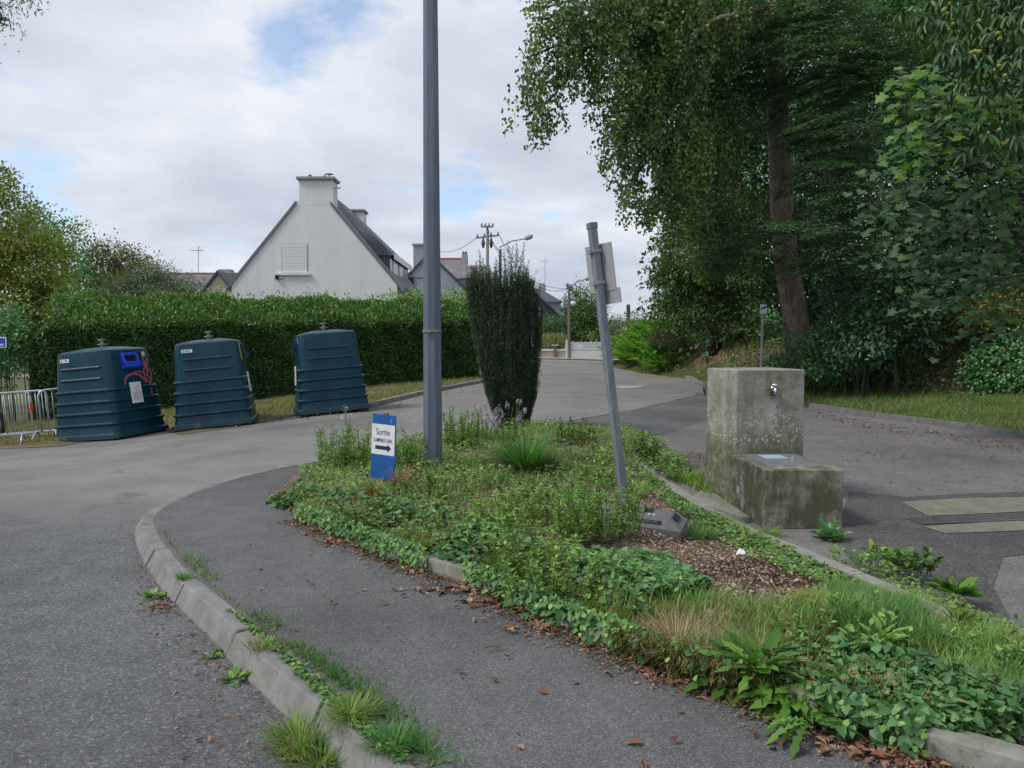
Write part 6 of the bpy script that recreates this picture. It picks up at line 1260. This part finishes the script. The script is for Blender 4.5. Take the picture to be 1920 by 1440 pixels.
# lawn on the right and verge grass
def lawnmask(P): d = dline(P[:, 0], P[:, 1], EDGE); return inpoly(P[:, 0], P[:, 1], WOOD) & (d > .16)
x = rng.uniform(4, 13, 150000); y = rng.uniform(6, 33, 150000); P = np.stack([x, y, Zg(x, y)], 1); d = dline(x, y, EDGE); P = P[lawnmask(P) & (d < lawnw(y) + .7)]; n = len(P)
A = UP + rng.normal(size=(n, 3)) * .5; A[:, 2] = abs(A[:, 2]) + .15; o = leaves('lawn_grass', P, A, unit(n) + UP * .3, rng.uniform(.04, .13, n), .009, leafmat('lawn_blades', (.06, .12, .022), (.12, .21, .045), (.23, .30, .09), .6, .3, cl=.8), None, 'blade2'); o['kind'] = 'stuff'
x = rng.uniform(-14, 0, 110000); y = rng.uniform(11.5, 26, 110000); VP = [(-14, 12.45)] + VERGE + [(-1.4, 25), (-12, 19.5), (-18, 16)]; dv = dline(x, y, VERGE); ok = inpoly(x, y, VP) & (dv > .35) & (dv < 6) & (np.sin(x * 2.1) + np.sin(y * 3 + x) + rng.normal(0, .6, len(x)) > -.7); x, y = x[ok], y[ok]; n = len(x)
P = np.stack([x, y, Hr(x, y) + .06], 1); A = UP + rng.normal(size=(n, 3)) * .5; A[:, 2] = abs(A[:, 2]) + .15; o = leaves('verge_grass', P, A, unit(n) + UP * .3, rng.uniform(.04, .12, n), .010, L_olive, None, 'blade2'); o['kind'] = 'stuff'
# leafy ground cover over the bank earth
x = rng.uniform(4, 22, 190000); y = rng.uniform(8, 36, 190000); d = dline(x, y, EDGE); ok = inpoly(x, y, WOOD) & (d > lawnw(y) + .1) & (d < lawnw(y) + 5) & ((y < 21) | (np.sin(x * 1.7 + y) + np.sin(y * 1.3) + rng.normal(0, .5, len(x)) > .3)); x, y = x[ok], y[ok]; n = len(x)
P = np.stack([x, y, Zg(x, y) + rng.random(n) ** 1.2 * np.where(y < 20.5, .25 + .55 * np.clip(np.sin(x * 1.9 + 1.3 * np.sin(y * 1.1)) + .6, 0, 1.5), .22)], 1); o = leaves('bank_undergrowth', P, unit(n) + UP * .1, UP + unit(n) * .6 + np.array([-.4, -.4, 0]), rng.uniform(.05, .11, n), rng.uniform(.03, .06, n), L_bram2, None, 'oval'); o['kind'] = 'stuff'
# ---------------------------------------------------------------- single plants (each a thing)
def bz(px, py, zf=Zb): p = G(px, py, zf); return np.array(p)
def rosette(name, label, px, py, n, L, W, mat, shape='tooth', up=.5, zf=Zb, grp=None, stalks=0, cat='plant', ht=0):
    c = bz(px, py, zf); t = thing(name, label, cat, c, group=grp); an = rng.uniform(0, 6.28, n); el = rng.uniform(.15, 1.0, n) * up + .08; A = np.stack([np.cos(an) * np.cos(el * 1.3), np.sin(an) * np.cos(el * 1.3), np.sin(el * 1.3)], 1)
    N = UP - A * A[:, 2:3]; P = np.tile(c, (n, 1)) + A * .02 + np.stack([np.zeros(n), np.zeros(n), rng.uniform(0, ht, n)], 1); leaves('leaves', P, A + unit(n) * .12, N + unit(n) * .4, L * rng.uniform(.6, 1.15, n), W * rng.uniform(.8, 1.2, n), mat, t, shape, bend=1.8 if shape == 'tooth' else 1.2)
    if stalks:
        m = MB()
        for _ in range(stalks): d = Vector((random.uniform(-.5, .5), random.uniform(-.5, .3), 1)) * random.uniform(.5, 1) * L * 1.1; m.tube([c, Vector(c) + d * .6, Vector(c) + d * 1.0 + Vector((0, 0, .01))], [.003, .0022, .0015], 5)
        m.build('stems', simple('brown_stalks', (.12, .07, .035)), t)
    return t
dg = 'dandelion like rosettes at the front of the bed'
rosette('dandelion', 'tallest dandelion rosette left of centre in the front of the bed', 1425, 1275, 60, .21, .048, L_dand, up=.95)
rosette('dandelion', 'wide dandelion rosette at the bed kerb in the foreground', 1495, 1322, 60, .19, .048, L_dand, up=.7)
rosette('dandelion', 'low flat dandelion leaves left beside the tall rosette', 1365, 1285, 34, .17, .045, L_dand, up=.4)
rosette('dandelion', 'dandelion leaves spilling over the kerb onto the pavement', 1525, 1358, 18, .15, .036, L_dand, up=.2)
rosette('dock_plant', 'dark broad leaved dock at the corner of the low concrete block', 1556, 1012, 26, .16, .075, L_bram, 'oval', .8, lambda x, y: Hr(x, y) + .02)
rosette('dock_plant', 'bright broad leaved dock on the rear bed kerb at the right', 1795, 1118, 26, .15, .055, L_dand, 'oval', .6, lambda x, y: Hr(x, y) + .1, stalks=3)
rosette('seedling_clump', 'feathery green weed clump with dark stems near the rear kerb', 1800, 1195, 60, .13, .02, L_grass, 'lance', 1.0, ht=.06, stalks=10)
rosette('stalky_weed', 'weed with dark upright stems in the middle of the bed grass', 1650, 1235, 30, .16, .03, L_weed, 'tooth', 1.0, ht=.05, stalks=10)
rosette('broadleaf_weed', 'broad leaves hanging over the kerb at bottom right', 1640, 1385, 12, .10, .085, L_ivy, 'heart', .35, Zp, ht=.08)
rosette('gutter_weed', 'flat weed in the gutter beside the near kerb', 440, 1278, 20, .08, .025, L_weed, 'lance', .5, Hr)
rosette('gutter_weed', 'small weed with dead leaves at the gutter further up the kerb', 290, 1122, 20, .08, .025, L_weed, 'lance', .6, Hr)
rosette('gutter_weed', 'smallest flat weed in the gutter between the other two', 395, 1232, 16, .06, .02, L_weed, 'lance', .4, Hr)
litter('dead_leaf_litter', np.array([bz(300, 1140, Hr)]) + rng.normal(size=(70, 3)) * np.array([.06, .06, .003]), .03)
litter('dead_leaf_litter', np.array([bz(560, 1410, Hr)]) + rng.normal(size=(60, 3)) * np.array([.06, .05, .003]), .035)
def sapling(label, px, py, h=.12, n=7, L=.09):
    c = bz(px, py); t = thing('oak_seedling', label, 'seedling', c, group='yellow green seedlings in the bed'); m = MB(); top = c + np.array([.01, 0, h]); m.tube([c, top], [.003, .002], 5); m.build('stem', m_stem, t)
    an = np.linspace(0, 5.5, n) + rng.random(); A = np.stack([np.cos(an), np.sin(an), rng.uniform(.1, .9, n)], 1); leaves('leaves', np.tile(top, (n, 1)) - np.array([0, 0, 1]) * rng.uniform(0, .04, (n, 1)), A, UP - A * .5 + unit(n) * .1, L * rng.uniform(.6, 1.1, n), L * .5, L_weedy, t, 'tooth')
sapling('yellow green oak seedling standing alone past the mulch patch', 1500, 1150, .10, 7, .10)
sapling('yellow green seedling in the weeds left of the mulch patch', 1160, 1075, .10, 6, .07)
sapling('yellow green seedling in front of the blue sign', 825, 990, .22, 10, .09)
sapling('yellow green seedling at the foot of the tall pole', 800, 925, .16, 9, .09)
sapling('pale lobed seedling among the ivy at lower right', 1735, 1275, .08, 7, .12)
def stems_plant(name, label, px, py, n, h, L, W, mat, spread, flower=None, zf=Zb, cat='plant', grp=None, lean=.12, curve=.08):
    c = bz(px, py, zf); t = thing(name, label, cat, c, group=grp); m = MB(); a = Acc(); f = Acc()
    for i in range(n):
        an = random.uniform(0, 6.28); b = c + np.array([math.cos(an), math.sin(an), 0]) * spread * random.random() ** .6; hh = h * random.uniform(.55, 1.1); d = np.array([math.cos(an) * lean, math.sin(an) * lean, 1]) + rng.normal(size=3) * .06; tip = b + d * hh; mid = b + d * hh * .5 + rng.normal(size=3) * curve * .3
        m.tube([b, mid, tip], [.0035, .003, .0015], 5); k = int(hh / (L * .16)) ; tt = rng.random(k) * .9 + .12; P = np.where((tt < .5)[:, None], b + (mid - b) * (tt * 2)[:, None], mid + (tip - mid) * ((tt - .5) * 2)[:, None]); A = unit(k); A[:, 2] = abs(A[:, 2]) * .6 + .25
        a.add(P, A, UP + unit(k) * .3, L * rng.uniform(.6, 1.1, k) * (1.15 - .5 * tt), W)
        if flower is not None and random.random() < flower[1]:
            kk = flower[2]; Pf = tip + rng.normal(size=(kk, 3)) * np.array([.014, .014, .022]); f.add(Pf, unit(kk), unit(kk), flower[3], flower[3] * .6)
    m.build('stems', m_stem, t); a.build('leaves', mat, t, 'lance')
    if flower is not None and f.P: f.build('flowers', flower[0], t, 'rhomb')
    return t
ZK = lambda x, y: Hr(x, y) + .08
stems_plant('plantain', 'pale broad leaved plant beside the rear kerb below the water point', 1640, 1058, 14, .10, .085, .042, L_weed, .10, zf=ZK, lean=.5)
stems_plant('plantain', 'upright broad leaved plant along the kerb right of the water point', 1715, 1078, 16, .14, .085, .040, L_ivy2, .12, zf=ZK, lean=.4)
FL = (L_pink, .95, 26, .024); FW = (leafmat('whitish_petals', (.5, .45, .5), (.62, .58, .64), (.75, .72, .76)), .6, 16, .016)
stems_plant('willowherb', 'tall bushy leafy weeds left behind the small blue sign', 625, 880, 24, .42, .075, .014, L_weed, .22)
stems_plant('willowherb', 'tall leafy weeds hiding the left edge of the small blue sign', 672, 875, 22, .48, .075, .014, L_weed, .20)
stems_plant('willowherb', 'leafy weeds between the small blue sign and the tall pole', 765, 880, 24, .42, .07, .013, L_weed, .18)
stems_plant('willowherb', 'upright leafy weeds just right of the tall pole', 865, 835, 26, .44, .08, .014, L_weed, .20)
stems_plant('willowherb', 'leafy weed clump right behind the leaning post', 1075, 830, 20, .30, .07, .02, L_ivy2, .25)
stems_plant('mugwort', 'feathery grey green weed in front of the leaning post foot', 1140, 1010, 34, .42, .075, .011, L_weed, .20, lean=.22)
stems_plant('mugwort', 'feathery weed left of the rubber ballast block', 1085, 1025, 24, .34, .07, .011, L_weed, .18, lean=.22)
stems_plant('mugwort', 'leafy weeds in the bed front below the ballast block', 985, 1080, 26, .24, .06, .012, L_grass, .24, lean=.3)
stems_plant('creeping_weed', 'low leafy weeds in the middle of the bed', 1010, 940, 26, .18, .05, .02, L_ivy2, .35, lean=.4)
stems_plant('creeping_weed', 'low leafy weeds between the sign and the yew', 880, 915, 26, .18, .05, .02, L_weed, .35, lean=.4)
stems_plant('nettle', 'leafy weeds at the rear corner of the bed by the kerb stub', 1205, 850, 20, .22, .06, .028, L_ivy2, .2)
stems_plant('lilac_flowers', 'thin stems with lilac flowers at the foot of the yew', 955, 838, 16, .50, .03, .006, L_gdark, .12, FL, lean=.3)
stems_plant('lilac_flowers', 'thin stems with pale lilac flowers left of the yew', 905, 826, 14, .40, .03, .006, L_weed, .14, FL)
stems_plant('white_flowers', 'single tall thin stem with whitish flowers before the right container', 652, 862, 3, .62, .03, .006, L_weed, .02, (FW[0], 1, 22, .018), lean=.03)
stems_plant('white_flowers', 'short stems with whitish flowers left of the tall flowered stem', 612, 845, 6, .34, .03, .006, L_weed, .10, FW)
def clump(name, label, px, py, n, h, W, mat, zf=Zb, lean=.7, cat='grass clump', spread=.05):
    c = bz(px, py, zf); t = thing(name, label, cat, c); an = rng.uniform(0, 6.28, n); le = rng.random(n) ** .7 * lean; A = np.stack([np.cos(an) * le, np.sin(an) * le, np.ones(n)], 1); h_ = np.stack([np.cos(an), np.sin(an), np.zeros(n)], 1); N = UP * le[:, None] * 1.0 - h_ * 1.0; N = N * 1.0
    P = c + h_ * (rng.random((n, 1)) * spread); leaves('blades', P, A, N * -1 * -1 + 0, h * rng.uniform(.6, 1.15, n), W, mat, t, 'blade', bend=-1.6 if False else 1.3); return t
clump('agapanthus_clump', 'large deep green strap leaved clump in the middle of the bed', 985, 885, 620, .50, .012, L_gdark, lean=1.1, spread=.10)
clump('rusty_grass', 'orange brown dying grass clump at the foot of the blue sign', 700, 935, 160, .20, .006, leafmat('rusty_blades', (.16, .12, .03), (.28, .18, .05), (.38, .28, .08)), lean=1.0)
clump('rusty_grass', 'rusty brown upright stems right of the blue sign', 750, 925, 90, .28, .005, L_rust, lean=.45)
clump('yellow_grass', 'yellowing grass at the left of the blue sign foot', 640, 935, 150, .16, .005, L_olive, lean=1.2, spread=.09)
clump('kerb_tuft', 'lush grass tuft in the gutter at the bottom of the near kerb', 560, 1400, 420, .12, .0042, L_grass, Hr, lean=1.1, spread=.11)
clump('kerb_tuft', 'grass tuft in the gutter at the bottom edge of the picture', 600, 1435, 300, .10, .0042, L_grass, Hr, lean=1.2, spread=.11)
clump('kerb_tuft', 'grass tuft on the pavement side of the near kerb, upper one', 655, 1345, 420, .085, .004, L_grass, Zp, lean=1.2, spread=.09)
clump('kerb_tuft', 'grass tuft on the pavement side of the kerb nearest the bottom', 740, 1400, 420, .085, .004, L_gdark, Zp, lean=1.2, spread=.09)
clump('kerb_tuft', 'olive grass tuft halfway along the pavement side of the kerb', 487, 1215, 160, .05, .004, L_olive, Zp, lean=1.2, spread=.09)
clump('kerb_tuft', 'wiry green tuft on the upper pavement side of the kerb', 345, 1085, 100, .05, .005, L_gdark, Zp, lean=.9)
clump('bed_tuft', 'bright green grass tuft beside the rear kerb in the mulch', 1318, 1008, 200, .08, .005, L_grass, lean=.9)
clump('bed_tuft', 'tall green grass tuft in the middle of the right bed', 1625, 1180, 420, .17, .004, L_gdark, lean=.8, spread=.12)
clump('bed_tuft', 'dry straw coloured grass tuft on the bed front', 1270, 1225, 420, .18, .0035, L_dry, lean=1.3, spread=.1)
clump('rear_tuft', 'green weeds tuft between the rear kerb and the water point', 1285, 900, 220, .12, .014, L_grass, lambda x, y: Hr(x, y) + .02, lean=.9, spread=.2)
clump('rear_tuft', 'grass tuft against the low block of the water point', 1445, 1005, 200, .08, .004, L_grass, lambda x, y: Hr(x, y) + .02, lean=.7, spread=.12)
# torn scrap of white paper, twigs
c = bz(1388, 1040); m = MB(); m.add([c + np.array(v) for v in ((-.03, -.01, .0), (.035, -.012, .006), (.03, .02, .03), (.005, .012, .045), (-.025, .02, .012), (0, -.004, .02))], [(0, 1, 5), (1, 2, 5), (2, 3, 5), (3, 4, 5), (4, 0, 5)]); o = m.build('paper_scrap', m_white); setp(o, 'crumpled white paper scrap lying on the brown mulch', 'litter')
o.modifiers.new('s', 'SOLIDIFY').thickness = .001
for px, py, a, L, zf, lb in ((925, 1222, .3, .10, Zp, 'curved dry twig lying on the pavement'), (1505, 868, .4, .22, Hr, 'thin twig lying on the parking area beside the tall block'), (360, 1222, 2.2, .12, Hr, 'dry twig in the gutter of the near road')):
    c = Vector(bz(px, py, zf)) + Vector((0, 0, .025)); m = MB(); d = Vector((math.cos(a), math.sin(a), 0)); nn = Vector((-d.y, d.x, 0)); m.tube([c - d * L / 2, c + nn * L * .12, c + d * L / 2], [.003, .0035, .002], 6); o = m.build('twig', simple('twig_brown', (.14, .10, .07))); setp(o, lb, 'twig')

grass('rear_kerb_weeds', [[(1215, 860), (1330, 900), (1335, 935), (1240, 885)]], 1500, .10, .008, L_grass, lambda x, y: Hr(x, y) + .02)
gcover('small_leaf_cover', [[(1560, 1035), (1700, 1085), (1800, 1130), (1925, 1190), (1925, 1215), (1780, 1160), (1650, 1105), (1540, 1055)]], 700, .028, L_ivy2, .02, .08, 'oval', lambda x, y: Hr(x, y) + .10)
gcover('small_leaf_cover', [[(1180, 800), (1250, 838), (1300, 880), (1260, 900), (1190, 860)]], 1500, .04, L_ivy2, .02, .12, 'heart', lambda x, y: Hr(x, y) + .05)
litter('dead_leaf_litter', scat(900, [[(1250, 845), (1330, 850), (1330, 920), (1290, 905)]], lambda x, y: Hr(x, y) + .02), .022, L_chip)
litter('dead_leaf_litter', scat(1500, [[(1400, 1045), (1560, 1095), (1530, 1110), (1400, 1100), (1330, 1060)]], Zb), .018, leafmat('dark_mulch', (.012, .008, .006), (.04, .022, .015), (.12, .08, .06), .9, .0, cl=6))

gcover('small_leaf_cover', FRONT + MID + BR, 1500, .034, L_weedy, .06, .18, 'heart', poly=BED, patch=.4, tilt=.9, notin=BASEB)
litter('dead_leaf_litter', (lambda P: P + np.array([0, 0, .10]))(scat(500, FRONT + BR, Zb, BED)), .03)
grass('bed_grass', FRONT + BR, 5000, .20, .0035, L_olive, poly=BED, patch=.2)
grass('dry_grass', MID + FRONT, 3500, .18, .003, L_dry, poly=BED, lean=.9, patch=.1)
grass('bed_grass', [[(1240, 1110), (1925, 1230), (1925, 1300), (1500, 1260), (1240, 1240)]], 5000, .16, .0045, L_weed, poly=BED, notin=MULCH, patch=.1)

for i, (px, py, n, h, mt, lb) in enumerate(((900, 1010, 30, .24, L_weed, 'leafy weeds bulging over the front of the bed below the tall pole'), (1040, 1110, 34, .26, L_weed, 'leafy weeds bulging over the bed kerb left of the dry grass'), (700, 985, 24, .20, L_ivy2, 'leafy weeds on the bed front below the blue sign'), (960, 985, 30, .22, L_grass, 'grassy weeds in the bed below the strap leaved clump'), (1120, 905, 22, .26, L_weed, 'leafy weeds just left of the leaning post'), (790, 940, 20, .20, L_ivy2, 'leafy weeds between the rusty grass and the tall pole'), (1180, 1130, 26, .16, L_weed, 'low weeds on the bed left of the mulch patch'), (1580, 1215, 26, .18, L_weed, 'leafy weeds in the grass above the near ivy patch'), (1850, 1250, 26, .18, L_weed, 'leafy weeds at the right edge of the bed'))):
    stems_plant('bed_weed', lb, px, py, n, h, .06, .020, mt, .28, lean=.35)

grass('lush_grass', [[(1560, 1120), (1760, 1150), (1925, 1240), (1925, 1300), (1750, 1270), (1600, 1230)]], 7000, .15, .0042, L_grass, poly=BED, patch=.2)

rosette('dandelion', 'small dandelion rosette between the tall one and the kerb one', 1462, 1296, 26, .14, .04, L_dand, up=.8)
rosette('dandelion', 'small dandelion rosette just right of the tall one', 1455, 1262, 26, .15, .04, L_gdark, up=.9)
rosette('broadleaf_weed', 'broad ivy like leaves climbing over the kerb right of the dandelions', 1600, 1352, 16, .09, .08, L_ivy, 'heart', .6, ht=.05)
gcover('loose_broad_leaves', [[(1590, 1350), (1700, 1380), (1690, 1400), (1620, 1395)]], 40, .085, L_ivy, .0, .05, 'heart', Zp, tilt=.8)
litter('dead_leaf_litter', scat(26, [[(330, 1000), (700, 1060), (1400, 1340), (1500, 1440), (800, 1440), (460, 1150)]], Zp), .05, L_dead)

for px, py, n in ((640, 1018, 60), (600, 1000, 40), (860, 1108, 70), (930, 1132, 50), (1020, 1180, 40), (1230, 1265, 24), (1560, 1392, 40), (1700, 1425, 50), (470, 1130, 0)):
    if n: litter('dead_leaf_litter', np.array([bz(px, py, Zp)]) + rng.normal(size=(n, 3)) * np.array([.13, .05, .003]), .048)
